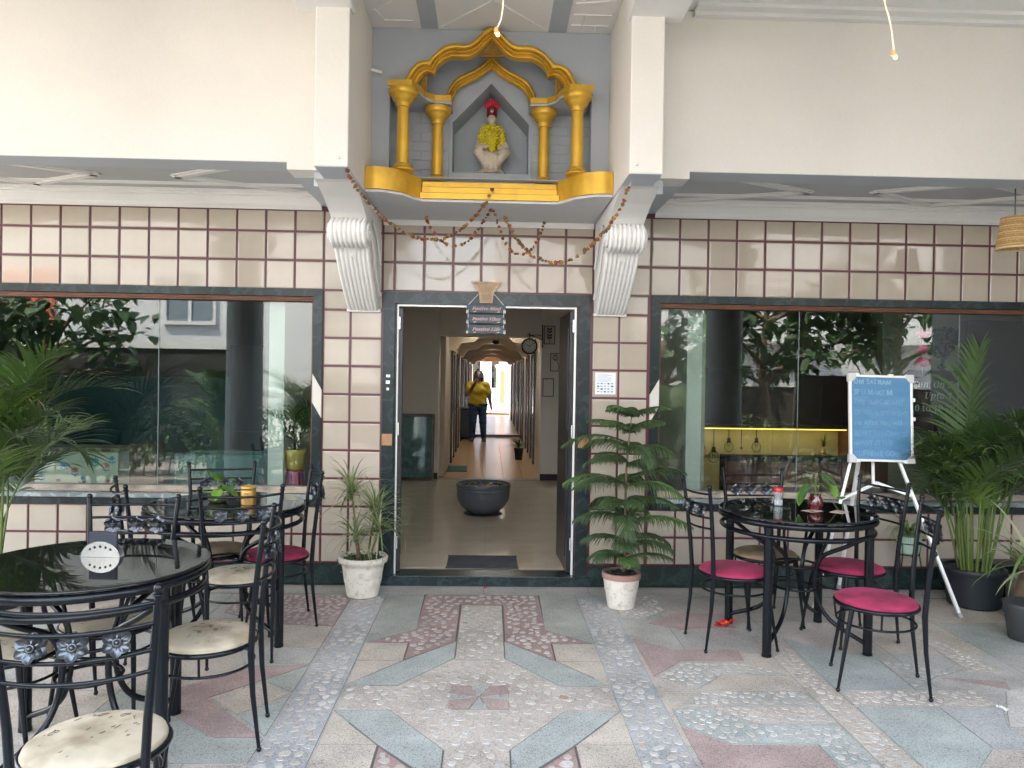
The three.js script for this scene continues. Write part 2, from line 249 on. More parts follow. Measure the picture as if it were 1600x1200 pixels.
// right of the walk
for (const [p, k, peb] of [
  [[[0.935, 0.27], [1.28, 0.27], [1.28, 0.62], [1.1, 0.8], [0.935, 0.8]], 'grey', 1], [[[1.1, 0.9], [1.32, 0.68], [1.66, 0.68], [1.66, 0.98], [1.3, 1.02]], 'red'],
  [[[0.94, 1.19], [1.14, 1.388], [1.54, 1.385], [1.515, 1.575], [1.145, 1.577], [0.94, 1.805]], 'red'],
  [[[0.945, 1.815], [1.15, 1.587], [1.525, 1.584], [1.685, 1.783], [1.316, 1.79], [1.14, 1.965]], 'grey', 1],
  [[[1.325, 1.80], [1.685, 1.795], [1.685, 1.98], [1.145, 1.985]], 'beige'], [[[1.142, 1.99], [1.685, 1.985], [1.688, 2.165], [1.0, 2.165]], 'grey', 1],
  [[[1.13, 2.178], [1.692, 2.178], [1.692, 2.36], [1.303, 2.362]], 'peb', 1],
  [[[0.942, 2.392], [0.942, 2.21], [1.12, 2.185], [1.295, 2.372], [1.692, 2.37], [1.70, 3.1], [1.525, 2.79], [1.512, 2.574], [1.122, 2.57]], 'teal', 1],
  [[[0.94, 2.404], [1.12, 2.58], [1.51, 2.585], [1.52, 3.0], [0.94, 3.0]], 'red'], [[[1.706, 1.2], [1.862, 1.2], [1.862, 3.6], [1.706, 3.6]], 'beige', 1],
  [[[1.89, 1.175], [2.304, 1.54], [2.285, 1.966], [1.872, 1.966]], 'teal'], [[[1.872, 1.975], [2.62, 1.972], [2.62, 2.172], [1.872, 2.174]], 'peb', 1],
  [[[1.874, 2.184], [2.287, 2.181], [2.282, 2.615], [2.108, 2.79], [1.874, 3.1]], 'teal'], [[[2.296, 2.181], [2.62, 2.181], [2.50, 2.4], [2.49, 2.62], [2.290, 2.615]], 'blue'],
  [[[2.523, 1.80], [2.86, 1.85], [2.814, 1.962]], 'red'], [[[2.76, 1.17], [2.9, 1.235], [2.93, 1.71], [2.75, 1.70]], 'beige', 1],
  [[[2.776, 1.98], [3.1, 1.86], [3.4, 2.0], [3.4, 2.4], [2.505, 2.4], [2.63, 2.2]], 'pale'], [[[2.32, 1.54], [2.74, 1.70], [2.5, 1.80], [2.3, 1.96]], 'green', 1],
  // left of the walk
  [[[-1.558, 1.987], [-1.282, 1.702], [-0.955, 1.659], [-1.135, 1.861], [-1.356, 2.099], [-0.965, 2.521], [-1.179, 2.522], [-1.558, 2.209]], 'red'],
  [[[-0.955, 1.68], [-0.955, 2.03], [-1.116, 1.905]], 'green'], [[[-1.346, 2.099], [-1.121, 1.914], [-0.962, 2.047], [-1.148, 2.29]], 'beige'], [[[-1.141, 2.298], [-0.957, 2.06], [-0.957, 2.508]], 'teal'],
  [[[-0.957, 2.53], [-1.185, 2.53], [-1.5, 2.27], [-1.5, 2.75], [-0.957, 2.75]], 'green'], [[[-0.957, 0.3], [-1.75, 0.3], [-1.75, 0.72], [-1.4, 0.95], [-0.957, 1.0]], 'redP', 1], [[[-0.957, 1.01], [-1.4, 0.96], [-1.42, 1.4], [-0.957, 1.4]], 'beige'],
  [[[-0.957, 1.41], [-1.42, 1.41], [-1.3, 1.69], [-0.957, 1.65]], 'grey'],
]) { slab(p, k); if (peb) pebbled(p, 0.022); }
// the 300 pebbles that show largest are pieces of their own, the rest one mass
{
  const size = (q) => q.r * q.r / Math.pow(Math.hypot(q.x, q.z - 5.95), 3) * (q.z > 3.45 ? 0.01 : 1);
  pebbles.sort((a, b) => size(b) - size(a));
  const rest = [[], [], [], []], mx = new THREE.Matrix4();
  pebbles.forEach((q, i) => {
    mx.compose(V(q.x, 0.0008, q.z), new THREE.Quaternion().setFromAxisAngle(V(0, 1, 0), q.a), V(q.r, 0.0028, q.r * q.s));
    if (i < 300) { const m = rawMesh('pebble', pebGeo[q.g], pebMat[q.m], F); m.applyMatrix4(mx); } else rest[q.m].push(pebGeo[q.g].clone().applyMatrix4(mx));
  });
  rest.forEach((r, i) => { if (r.length) obj('small_pebbles', r, pebMat[i], F).userData.kind = 'stuff'; });
}

// ---------- tiled front wall ----------
const wallRoot = thing('front_wall', 'beige tiled shop front wall with maroon joints around the doorway and both windows', 'wall');
const WIN = { l: [-4.92, -1.33], r: [1.335, 4.95], y0: 0.66, y1: 2.215 };
obj('wall_core', prism([[-6.6, 0], [6.6, 0], [6.6, 3.2], [-6.6, 3.2]], -0.16, -0.006, [[[-0.72, 0.001], [0.70, 0.001], [0.70, 2.2], [-0.72, 2.2]], [[WIN.l[0], 0.62], [WIN.l[1], 0.62], [WIN.l[1], WIN.y1], [WIN.l[0], WIN.y1]], [[WIN.r[0], 0.62], [WIN.r[1], 0.62], [WIN.r[1], WIN.y1], [WIN.r[0], WIN.y1]]]), M.joint, wallRoot);
const tileMats = [0, 1, 2, 3].map((k) => phys(0.455 + 0.018 * k, 0.397 + 0.017 * k, 0.325 + 0.018 * k, { roughness: 0.05 + 0.015 * k, map: texTile }));
const tileCache = {};
function tileGeo(w, h) {
  const key = w.toFixed(3) + '_' + h.toFixed(3);
  if (!tileCache[key]) {
    const bv = 0.008, g = new THREE.ExtrudeGeometry(shapeOf([[-w / 2 + bv, -h / 2 + bv], [w / 2 - bv, -h / 2 + bv], [w / 2 - bv, h / 2 - bv], [-w / 2 + bv, h / 2 - bv]]), { depth: 0.003, bevelEnabled: true, bevelThickness: 0.004, bevelSize: bv, bevelSegments: 2 });
    const q = merge(g.translate(0, 0, 0.003)); uvMetres(q); tileCache[key] = q;
  }
  return tileCache[key];
}
function tile(x0, x1, y0, y1) {
  const j = 0.0165; if (x1 - x0 < 0.03 || y1 - y0 < 0.03) return;
  const m = rawMesh('tile', tileGeo(x1 - x0 - j, y1 - y0 - j), tileMats[Math.floor(rnd() * rnd() * 4)], wallRoot);
  m.position.set((x0 + x1) / 2 + (rnd() - 0.5) * 0.0015, (y0 + y1) / 2 + (rnd() - 0.5) * 0.0015, -0.0065); m.rotation.set((rnd() - 0.5) * 0.018, (rnd() - 0.5) * 0.018, 0);
}
const cols = (a) => { for (let i = 0; i < a.length - 1; i++) out.push([a[i], a[i + 1]]); }; let out = [];
const rowsTop = [2.262, 2.486, 2.707, 2.872], rowsLow = [0.165, 0.382, 0.598], rowsPil = [0.165, 0.382, 0.598, 0.814, 1.031, 1.247, 1.463, 1.68, 1.896, 2.112, 2.262];
const span = (x0, p, n) => [...Array(n + 1)].map((_, i) => x0 + i * p);
const leftX = span(-1.265 - 0.2213 * 16, 0.2213, 16), rightX = span(1.261, 0.2235, 16), midX = [-0.815, -0.724, -0.498, -0.274, -0.057, 0.161, 0.379, 0.596, 0.815];
const lay = (X, Y) => { for (let i = 0; i < X.length - 1; i++) for (let k = 0; k < Y.length - 1; k++) tile(X[i], X[i + 1], Y[k], Y[k + 1]); };
lay(leftX, rowsTop); lay(rightX, rowsTop); lay(midX, rowsTop); lay([-1.265, -1.05, -0.815], rowsTop); lay([0.815, 1.02, 1.261], rowsTop);
lay([-1.265, -1.055, -0.81], rowsPil); lay([0.81, 1.022, 1.25], rowsPil); lay(leftX, rowsLow); lay(rightX, rowsLow);
// skirting, door frame, window frames
for (const [a, b] of [[-6.5, -4.9], [-4.9, -3.4], [-3.4, -2.1], [-2.1, -0.81], [0.81, 1.9], [1.9, 3.2], [3.2, 4.8], [4.8, 6.5]]) obj('skirting', box(a, b - 0.002, 0, 0.157, -0.004, 0.012), M.marbleDark, wallRoot);
function mitred(x0, x1, y0, y1, w, z0, z1, side) {                // one member of a frame with 45 degree ends
  const p = { top: [[x0, y1], [x0 + w, y1 - w], [x1 - w, y1 - w], [x1, y1]], left: [[x0, y1 - 0.002], [x0, y0], [x0 + w, y0], [x0 + w, y1 - w - 0.002]], right: [[x1, y1 - 0.002], [x1 - w, y1 - w - 0.002], [x1 - w, y0], [x1, y0]] }[side];
  return prism(p, z0, z1);
}
const door = thing('doorway', 'wide open entrance doorway in a dark green marble frame', 'doorway');
for (const s of ['top', 'left', 'right']) obj('frame_member', mitred(-0.803, 0.793, 0.001, 2.257, 0.088, -0.005, 0.022, s), M.marble, door);
for (const [a, b] of [[-0.715, -0.70], [0.69, 0.705]]) obj('jamb_lining', box(a, b, 0.002, 2.168, -0.158, -0.006), M.marble, door);
obj('jamb_lining', box(-0.70, 0.69, 2.168, 2.185, -0.158, -0.006), M.marble, door);
for (const x of [-0.698, 0.684]) { const p = obj('white_profile', box(x - 0.008, x + 0.008, 0.07, 2.166, -0.05, -0.02), M.alu, door); for (const y of [0.32, 1.2, 2.02]) obj('hinge', rbox(x - (x < 0 ? -0.009 : 0.023), x + (x < 0 ? 0.023 : -0.009), y - 0.05, y + 0.05, -0.035, -0.012, 0.004), M.chrome, p); }
obj('white_profile', box(-0.69, 0.676, 2.152, 2.166, -0.05, -0.02), M.alu, door);
for (const x of [[-0.802, -0.722], [0.712, 0.792]]) obj('orange_inlay', rbox(x[0], x[1], 1.075, 1.165, 0.0, 0.025, 0.003), mat(0.50, 0.27, 0.13, { roughness: 0.35, map: at(texSpeckle, 0.3) }), door);
const leafMat2 = mat(0.016, 0.02, 0.028, { roughness: 0.3, map: texWood });
for (const [s, a] of [[-1, 1.70], [1, 1.535]]) {                      // two leaves folded back into the hall
  const L = obj('door_leaf', [rbox(0, 0.66, 0.085, 2.14, -0.02, 0.02, 0.004), rbox(0.08, 0.58, 1.2, 2.02, -0.026, 0.026, 0.004), rbox(0.08, 0.58, 0.2, 1.1, -0.026, 0.026, 0.004)], leafMat2, door);
  L.position.set(s * 0.672 - 0.007, 0, -0.06); L.rotation.y = s < 0 ? a : Math.PI - a;
}
obj('step_riser', box(-0.83, 0.83, 0.0, 0.0665, -0.02, 0.045), M.marble, door); obj('step_tread', rbox(-0.72, 0.705, 0.0668, 0.078, -0.16, 0.052, 0.004), M.marbleDark, door);
obj('sticker', box(-0.774, -0.744, 1.60, 1.62, 0.0225, 0.0235), M.alu, door); obj('sticker', box(-0.776, -0.746, 1.55, 1.575, 0.0225, 0.0235), M.alu, door); obj('sticker', box(-0.770, -0.752, 1.50, 1.52, 0.0225, 0.0235), M.alu, door);

function shopWindow(name, label, x0, x1, joint, flip) {
  const w = thing(name, label, 'window'), fx0 = x0 - 0.07, fx1 = x1 + 0.07, top = 2.268;
  const jamb = (xa, xb) => {
    const in0 = flip ? xb : xa, out0 = flip ? xa : xb;           // in0: glass side
    obj('frame_member', prism(xa < (x0 + x1) / 2 ? [[xa, top - 0.002], [xa, 1.5], [xb, 1.62], [xb, top - 0.06]] : [[xa, top - 0.06], [xa, 1.62], [xb, 1.5], [xb, top - 0.002]], -0.005, 0.02), M.marble, w);
    obj('white_inlay', prism(xa < (x0 + x1) / 2 ? [[xa, 1.498], [xa, 1.28], [xb, 1.40], [xb, 1.618]] : [[xa, 1.618], [xa, 1.40], [xb, 1.28], [xb, 1.498]], -0.005, 0.02), M.marbleWhite, w);
    obj('frame_member', prism(xa < (x0 + x1) / 2 ? [[xa, 1.278], [xa, 0.602], [xb, 0.602], [xb, 1.398]] : [[xa, 1.398], [xa, 0.602], [xb, 0.602], [xb, 1.278]], -0.005, 0.02), M.marble, w);
  };
  jamb(fx0, x0); jamb(x1, fx1);
  obj('frame_member', prism([[fx0, top], [x0, top - 0.058], [x1, top - 0.058], [fx1, top]], -0.005, 0.02), M.marble, w);
  obj('wood_rail', [rbox(x0, x1, 2.172, 2.209, -0.09, 0.004, 0.006), rbox(x0, x1, 2.185, 2.198, -0.02, 0.012, 0.005)], M.wood, w);
  for (const x of [x0 + 0.008, x1 - 0.008]) obj('wood_rail', rbox(x - 0.008, x + 0.008, 0.75, 2.172, -0.09, -0.012, 0.004), M.wood, w);
  obj('sill', rbox(x0 - 0.02, x1 + 0.02, 0.655, 0.69, -0.16, 0.055, 0.01), mat(0.36, 0.42, 0.44, { roughness: 0.12, map: texMarble }), w);
  obj('sill_edge', box(x0 - 0.05, x1 + 0.05, 0.603, 0.653, -0.005, 0.03), M.marble, w);
  obj('bottom_rail', rbox(x0, x1, 0.691, 0.742, -0.11, -0.02, 0.006), mat(0.62, 0.52, 0.42, { roughness: 0.4, map: texWood }), w);
  let prev = x0 + 0.02; for (const x of [...joint, x1 - 0.02]) { obj('glass_pane', box(prev, x - 0.004, 0.742, 2.172, -0.064, -0.056), M.glass, w); prev = x; if (x < x1 - 0.1) obj('glass_joint', box(x - 0.0038, x - 0.0002, 0.743, 2.171, -0.0655, -0.0545), mat(0.25, 0.3, 0.29, { roughness: 0.3 }), w); }
  return w;
}
shopWindow('shop_window', 'large shop window left of the doorway showing a floral box and glass tank', -4.9, -1.338, [-3.95, -2.532], false);
shopWindow('shop_window', 'large shop window right of the doorway with a yellow lit counter inside', 1.337, 4.93, [2.461, 3.75], true);

// ---------- canopy over the porch ----------
const roofY = 3.98, can = thing('porch_canopy', 'cream painted canopy with grey soffit and ceiling above the shop front', 'canopy');
const creamFace = M.cream, under = M.greyPaint;
obj('fascia', box(-6.6, -1.01, 2.953, 3.975, 0.86, 1.05), creamFace, can); obj('fascia', box(1.01, 6.6, 2.953, 3.975, 0.86, 1.05), creamFace, can);
for (const s of [-1, 1]) {
  const X = (a, b) => (s < 0 ? [-b, -a] : [a, b]);
  let [a, b] = X(1.01, 1.28); obj('fascia', box(a, b, 2.905, 2.9528, 0.7, 1.05), creamFace, can);
  [a, b] = X(0.812, 1.008); obj('fin', rbox(a, b, 2.812, 3.975, 0.6, 1.5, 0.008), creamFace, can);
  obj('fin_soffit', box(a + 0.002, b - 0.002, 2.809, 2.8118, 0.02, 1.496), under, can);
  [a, b] = X(0.814, 1.12); obj('beam', box(a, b, 2.815, 3.1, 0.001, 0.598), under, can); [a, b] = X(1.009, 1.12); obj('beam', box(a, b, 2.815, 2.9045, 0.599, 1.0), under, can);
  [a, b] = X(1.122, 1.28); obj('beam', box(a, b, 2.902, 3.1, 0.001, 0.86), under, can);
  [a, b] = X(0.79, 1.12); obj('ceiling_beam', rbox(a, b, 3.72, 3.976, 1.42, 4.6, 0.012), M.white, can);
  [a, b] = X(1.284, 6.6);
  obj('soffit_beam', box(a, b, 2.949, 2.9525, 0.83, 1.049), under, can);
  obj('soffit', box(a, b, 3.0, 3.03, 0.001, 0.86), M.soffitGrey, can);
  obj('cornice', profileX([[0.0, 2.872], [0.012, 2.872], [0.02, 2.885], [0.03, 2.89], [0.045, 2.905], [0.06, 2.93], [0.07, 2.945], [0.072, 2.958], [0.085, 2.960], [0.088, 2.975], [0.098, 2.978], [0.10, 2.999], [0, 2.999]], a, b), M.white, can);
  obj('ceiling_strip', profileX([[0.215, 2.9995], [0.218, 2.992], [0.235, 2.991], [0.238, 2.986], [0.262, 2.986], [0.265, 2.991], [0.282, 2.992], [0.285, 2.9995]], a, b), M.white, can);
}
obj('cornice', profileX([[0, 2.77], [0.02, 2.77], [0.028, 2.81], [0, 2.81]], -0.81, 0.81), M.white, can);
const strip = (a, b) => { const dx = b[0] - a[0], dz = b[1] - a[1], L = Math.hypot(dx, dz), g = merge([box(-0.02, L + 0.02, -0.010, 0.002, -0.042, 0.042), box(-0.02, L + 0.02, -0.018, -0.009, -0.024, 0.024)]); g.rotateY(-Math.atan2(dz, dx)); return g.translate(a[0], 2.9985, a[1]); };
for (const [x, n, f, d] of [[-3.34, 0.166, 0.8, 0.57], [-5.5, 0.166, 0.8, 0.57], [3.40, 0.09, 0.78, 0.61], [5.55, 0.09, 0.78, 0.6]]) for (const [a, b] of [[[x - d, 0.47], [x, n]], [[x, n], [x + d, 0.47]], [[x + d, 0.47], [x, f]], [[x, f], [x - d, 0.47]]]) obj('diamond_moulding', strip(a, b), M.white, can);
for (const [a, b] of [[[-2.2, 0.46], [-1.45, 0.08]], [[-2.2, 0.46], [-1.6, 0.82]], [[2.31, 0.42], [1.46, 0.08]], [[2.31, 0.42], [1.55, 0.82]]]) obj('diamond_moulding', strip(a, b), M.white, can);
obj('ceiling', box(-6.6, 6.6, roofY, 4.2, -0.2, 4.95), M.white, can);
obj('cornice', box(1.284, 6.6, 3.93, 3.979, 1.051, 1.10), M.white, can); obj('cornice', box(1.284, 6.6, 3.955, 3.9795, 1.101, 1.17), M.white, can);
for (const [a, b] of [[-0.48, -0.365], [0.385, 0.505]]) obj('ceiling_stripe', box(a, b, roofY - 0.004, roofY - 0.0005, 0.69, 3.4), M.niche, can);
const bar3 = (a, b, r = 0.006) => rod(V(a[0], roofY - 0.002, a[1]), V(b[0], roofY - 0.002, b[1]), r, r, 6);
obj('ceiling_relief', [bar3([-0.34, 0.72], [0.36, 1.5]), bar3([0.36, 0.72], [-0.34, 1.5]), bar3([-0.78, 0.9], [-0.5, 1.2]), bar3([-0.72, 0.8], [-0.52, 0.8]), bar3([-0.72, 0.8], [-0.76, 0.95]), bar3([0.53, 0.8], [0.78, 0.8]), bar3([0.53, 0.95], [0.78, 0.95]), bar3([0.6, 0.8], [0.6, 0.95]), bar3([0.7, 0.72], [0.7, 0.8]), bar3([0.53, 1.1], [0.78, 1.15])], M.white, can);
obj('slab_underside', plan([[-0.808, 0.0], [0.808, 0.0], [0.808, 0.915], [0.69, 0.905], [0.58, 0.83], [0.50, 0.70], [0.46, 0.66], [-0.46, 0.66], [-0.50, 0.70], [-0.58, 0.83], [-0.69, 0.905], [-0.808, 0.915]], 2.81, 2.826), mat(0.62, 0.63, 0.64, { roughness: 0.7, map: texPlaster }), can);
obj('pipe_stub', rod(V(-0.81, 3.66, 0.76), V(-0.74, 3.66, 0.72), 0.011), M.white, can);
for (const s of [-1, 1]) obj('pin', ball(s * 0.86 - 0.005, 2.86, 1.503, 0.009), M.chrome, can);
// fluted scroll brackets under the fins
function bracket(label, x0, x1) {
  const b = thing('scroll_bracket', label, 'bracket', [0, 0, 0], 0, 'scroll brackets beside the doorway'), ctl = [[0.70, 2.665], [0.755, 2.63], [0.765, 2.575], [0.72, 2.52], [0.64, 2.50], [0.585, 2.515], [0.56, 2.49], [0.52, 2.44], [0.40, 2.335], [0.26, 2.235], [0.14, 2.16], [0.07, 2.125], [0.03, 2.118]];
  const c = new THREE.CatmullRomCurve3(ctl.map(([z, y]) => V(0, y, z)), false, 'catmullrom', 0.3), N = 60, P = c.getPoints(N);
  const core = profileX([[0.0, 2.118], ...P.slice().reverse().map((p) => [p.z - 0.008, p.y + 0.004]), [0.76, 2.70], [0.95, 2.76], [1.16, 2.806], [1.22, 2.8085], [0, 2.8085]], x0 + 0.006, x1 - 0.006);
  obj('core', core, M.white, b);
  obj('fluting', gridMesh(88, N, (u, v) => { const i = Math.round(v * N), p = P[i], q = P[Math.min(N, i + 1)], r = P[Math.max(0, i - 1)], t = V().subVectors(q, r).normalize(); const k = 0.016 * Math.pow(Math.abs(Math.sin(u * Math.PI * 8)), 0.7); const w = lerp(0, 0.012, smooth(0.35, 1, v)); return V(lerp(x0 + w, x1 - w, u), p.y + t.z * k, p.z - t.y * k); }), mat(0.8, 0.79, 0.77, { roughness: 0.6, side: THREE.DoubleSide }), b);
  obj('leaf_point', prism([[-0.05, 0], [0.05, 0], [0, -0.085]], 0, 0.02).rotateX(0.55).translate((x0 + x1) / 2, 2.515, 0.575), M.white, b);
  for (const x of [x0 - 0.004, x1 + 0.004]) obj('side_scroll', [T(new THREE.TorusGeometry(0.055, 0.014, 8, 24).rotateY(Math.PI / 2), x, 2.585, 0.68), ball(x, 2.585, 0.68, 0.02), tube([[x, 2.63, 0.62], [x, 2.5, 0.45], [x, 2.36, 0.30], [x, 2.22, 0.1]], 0.012, 20, 6), tube([[x, 2.7, 0.5], [x, 2.6, 0.25], [x, 2.45, 0.1]], 0.01, 16, 6)], M.white, b);
  obj('foot_slab', box(x0 - 0.002, x1 + 0.002, 2.098, 2.118, 0.0, 0.05), M.white, b);
}
bracket('white fluted scroll bracket left of the doorway', -1.075, -0.825); bracket('white fluted scroll bracket right of the doorway', 0.815, 1.065);
// ---------- gold shrine niche above the door ----------
const shrine = thing('shrine_niche', 'grey wall niche with gold scalloped arches and gold columns above the doorway', 'shrine');
{
  const oOut = [[-0.606, 3.535], [-0.576, 3.619], [-0.535, 3.688], [-0.489, 3.726], [-0.427, 3.738], [-0.396, 3.77], [-0.344, 3.818], [-0.272, 3.852], [-0.167, 3.855], [-0.105, 3.893], [-0.049, 3.95], [-0.004, 3.972]];
  const oIn = [[-0.512, 3.535], [-0.493, 3.611], [-0.457, 3.657], [-0.424, 3.67], [-0.384, 3.652], [-0.369, 3.703], [-0.323, 3.748], [-0.26, 3.774], [-0.166, 3.774], [-0.099, 3.804], [-0.042, 3.863], [0.0, 3.905]];
  const iOut = [[-0.345, 3.53], [-0.307, 3.656], [-0.253, 3.735], [-0.187, 3.775], [-0.121, 3.805], [-0.066, 3.845], [-0.022, 3.891], [0.0, 3.913]];
  const iIn = [[-0.285, 3.53], [-0.257, 3.635], [-0.213, 3.686], [-0.153, 3.721], [-0.097, 3.75], [-0.048, 3.785], [-0.015, 3.813], [0.0, 3.825]];
  const sample = (a, n, sharp = -1) => {                          // even samples, corner kept sharp
    const run = (p, k) => new THREE.CatmullRomCurve3(p.map(([x, y]) => V(x, y, 0)), false, 'catmullrom', 0.5).getPoints(k);
    if (sharp < 0) return run(a, n);
    return [...run(a.slice(0, sharp + 1), Math.round(n * 0.38)), ...run(a.slice(sharp), n - Math.round(n * 0.38) - 1)];
  };
  const moulded = (A, B, z, depth) => {                           // rounded double moulding between two outlines, mirrored about x = 0
    const N = A.length - 1, prof = [[0, 0], [0, 0.75], [0.05, 0.95], [0.25, 1], [0.42, 0.95], [0.45, 0.6], [0.5, 0.62], [0.56, 0.85], [0.64, 0.9], [0.7, 0.72], [0.72, 0.5], [0.78, 0.52], [0.86, 0.66], [0.94, 0.58], [1, 0.3], [1, 0]];
    const half = (sg) => gridMesh(N, prof.length - 1, (u, v) => { const i = Math.round(u * N), [s, h] = prof[Math.round(v * (prof.length - 1))]; return V(sg * lerp(A[i].x, B[i].x, s), lerp(A[i].y, B[i].y, s), z + h * depth); });
    return [half(1), half(-1)];
  };
  const A = sample(oOut, 60, 4), B = sample(oIn, 60, 4), C = sample(iOut, 44), D = sample(iIn, 44);
  const goldSheet = M.gold.clone(); goldSheet.side = THREE.DoubleSide;
  const mid = A.map((p, i) => [(p.x * 0.35 + B[i].x * 0.65), (p.y * 0.35 + B[i].y * 0.65)]), hole = [[-0.69, 2.972], [-0.69, 3.535], ...mid, ...mid.slice(0, -1).reverse().map(([x, y]) => [-x, y]), [0.69, 3.535], [0.69, 2.972]];
  obj('front_panel', prism([[-0.811, 2.968], [0.811, 2.968], [0.811, 3.978], [-0.811, 3.978]], 0.6, 0.68, [hole]), M.niche, shrine);
  const arch = obj('outer_arch', moulded(A, B, 0.679, 0.085), goldSheet, shrine);
  obj('inner_arch', moulded(C, D, 0.399, 0.06), goldSheet, shrine);
  const midI = C.map((p, i) => [(p.x * 0.4 + D[i].x * 0.6), (p.y * 0.4 + D[i].y * 0.6)]);
  obj('inner_panel', prism([[-0.805, 2.958], [0.805, 2.958], [0.805, 3.978], [-0.805, 3.978]], 0.36, 0.40, [[[-0.30, 3.02], [-0.30, 3.52], ...midI, ...midI.slice(0, -1).reverse().map(([x, y]) => [-x, y]), [0.30, 3.52], [0.30, 3.02]]]), M.niche, shrine);
  obj('recess_panel', prism([[-0.40, 2.99], [0.40, 2.99], [0.40, 3.9], [-0.40, 3.9]], 0.32, 0.358, [[[-0.276, 3.093], [0.276, 3.093], [0.276, 3.452], [0, 3.742], [-0.276, 3.452]]]), M.niche, shrine);
  obj('recess_back', prism([[-0.40, 3.0], [0.40, 3.0], [0.40, 3.9], [-0.40, 3.9]], 0.05, 0.07), M.niche, shrine);
  obj('recess_floor', box(-0.30, 0.30, 3.06, 3.09, 0.071, 0.319), M.niche, shrine);
  for (const s of [-1, 1]) { obj('recess_side', box(s < 0 ? -0.30 : 0.278, s < 0 ? -0.278 : 0.30, 3.091, 3.46, 0.071, 0.319), M.niche, shrine); obj('recess_roof', prism(s < 0 ? [[-0.30, 3.43], [0.0, 3.745], [0, 3.775], [-0.30, 3.46]] : [[0.30, 3.43], [0.30, 3.46], [0, 3.775], [0, 3.745]], 0.071, 0.319), M.niche, shrine); }
  for (const s of [-1, 1]) for (let r = 0; r < 8; r++) for (let c = 0; c < 4; c++) {       // painted block joints left and right of the recess
    const x0 = 0.31 + c * 0.125 - (r % 2) * 0.06, x1 = x0 + 0.12; if (x1 < 0.34) continue;
    obj('block', rbox(s < 0 ? -x1 : Math.max(0.305, x0), s < 0 ? -Math.max(0.305, x0) : x1, 2.965 + r * 0.066, 3.026 + r * 0.066, 0.399, 0.405, 0.002, 1), M.niche, shrine);
  }
  obj('side_return', box(-0.81, -0.80, 2.97, 3.97, 0.401, 0.599), M.niche, shrine); obj('side_return', box(0.80, 0.81, 2.97, 3.97, 0.401, 0.599), M.niche, shrine);
  const column = (x, z, y0, y1, s) => {
    const h = y1 - y0, c = new THREE.Group(); c.name = numbered('gold_column'); shrine.add(c); c.position.set(x, y0, z);
    obj('shaft', lathe([[0.041 * s, 0.05], [0.041 * s, 0.06], [0.038 * s, h - 0.13], [0.038 * s, h - 0.12]], 28), M.gold, c);
    obj('base', lathe([[0, 0], [0.075 * s, 0], [0.077 * s, 0.012], [0.07 * s, 0.022], [0.058 * s, 0.028], [0.062 * s, 0.036], [0.056 * s, 0.046], [0.042 * s, 0.053], [0.0, 0.055]], 28), M.gold, c);
    obj('capital', lathe([[0, h - 0.125], [0.04 * s, h - 0.125], [0.047 * s, h - 0.118], [0.042 * s, h - 0.105], [0.05 * s, h - 0.09], [0.072 * s, h - 0.07], [0.068 * s, h - 0.062], [0.086 * s, h - 0.045], [0.098 * s, h - 0.036], [0.098 * s, h - 0.003], [0.09 * s, h], [0, h]], 32), M.gold, c);
  };
  column(-0.582, 0.80, 2.972, 3.52, 1); column(0.582, 0.80, 2.972, 3.52, 1); column(-0.372, 0.52, 2.972, 3.5, 0.95); column(0.376, 0.52, 2.972, 3.5, 0.95);
  const ent = [[-0.68, 0.64], [-0.68, 0.86], [-0.52, 0.87], [-0.475, 0.76], [-0.445, 0.66], [-0.39, 0.605], [-0.275, 0.60], [-0.275, 0.401], [-0.68, 0.401]];
  for (const s of [-1, 1]) { const p = ent.map(([x, z]) => [s < 0 ? x : -x, z]); obj('entablature', plan(p, 3.5215, 3.56), M.gold, shrine); obj('entablature_soffit', plan(p.map(([x, z]) => [x * 0.995, z - 0.008]), 3.505, 3.521), M.niche, shrine); }
  // carved fillets in the arch corners and under its point
  const dots = (list) => list.map(([x, y, r]) => T(new THREE.TorusGeometry(r, r * 0.35, 5, 10), x, y, 0.68));
  const carve = []; for (const s of [-1, 1]) for (let k = 0; k < 6; k++) carve.push([s * (0.458 + 0.012 * (k % 2)), 3.565 + k * 0.017, 0.010]); for (const [x, y] of [[0, 3.872], [-0.03, 3.84], [0.03, 3.84], [0, 3.84], [-0.05, 3.822], [0.05, 3.822], [-0.02, 3.822], [0.02, 3.822]]) carve.push([x, y, 0.010]);
  obj('carved_fillet', [...dots(carve), prism([[-0.085, 3.803], [0.085, 3.803], [0, 3.90]], 0.655, 0.676), prism([[-0.486, 3.561], [-0.44, 3.561], [-0.435, 3.66], [-0.47, 3.64]], 0.655, 0.676), prism([[0.44, 3.561], [0.486, 3.561], [0.47, 3.64], [0.435, 3.66]], 0.655, 0.676)], M.goldDark, shrine);
  const ledge = [[-0.809, 0.5], ...curve([[-0.809, 0.925, 0], [-0.745, 0.93, 0], [-0.68, 0.915, 0], [-0.62, 0.88, 0], [-0.57, 0.82, 0], [-0.53, 0.745, 0], [-0.50, 0.69, 0], [-0.468, 0.652, 0]]).getPoints(40).map((p) => [p.x, p.y])];
  for (const s of [-1, 1]) obj('gold_ledge', plan([...ledge, [-0.468, 0.5]].map(([x, z]) => [s * x, z]), 2.828, 2.972), M.gold, shrine);
  for (const [y0, y1, z, w] of [[2.828, 2.872, 0.672, 0.478], [2.8725, 2.916, 0.648, 0.466], [2.9165, 2.958, 0.624, 0.4655]]) obj('gold_step', rbox(-w, w, y0, y1, 0.43, z, 0.004), M.gold, shrine);
  obj('niche_floor', box(-0.80, 0.80, 2.93, 2.9565, 0.06, 0.5), M.niche, shrine);
}

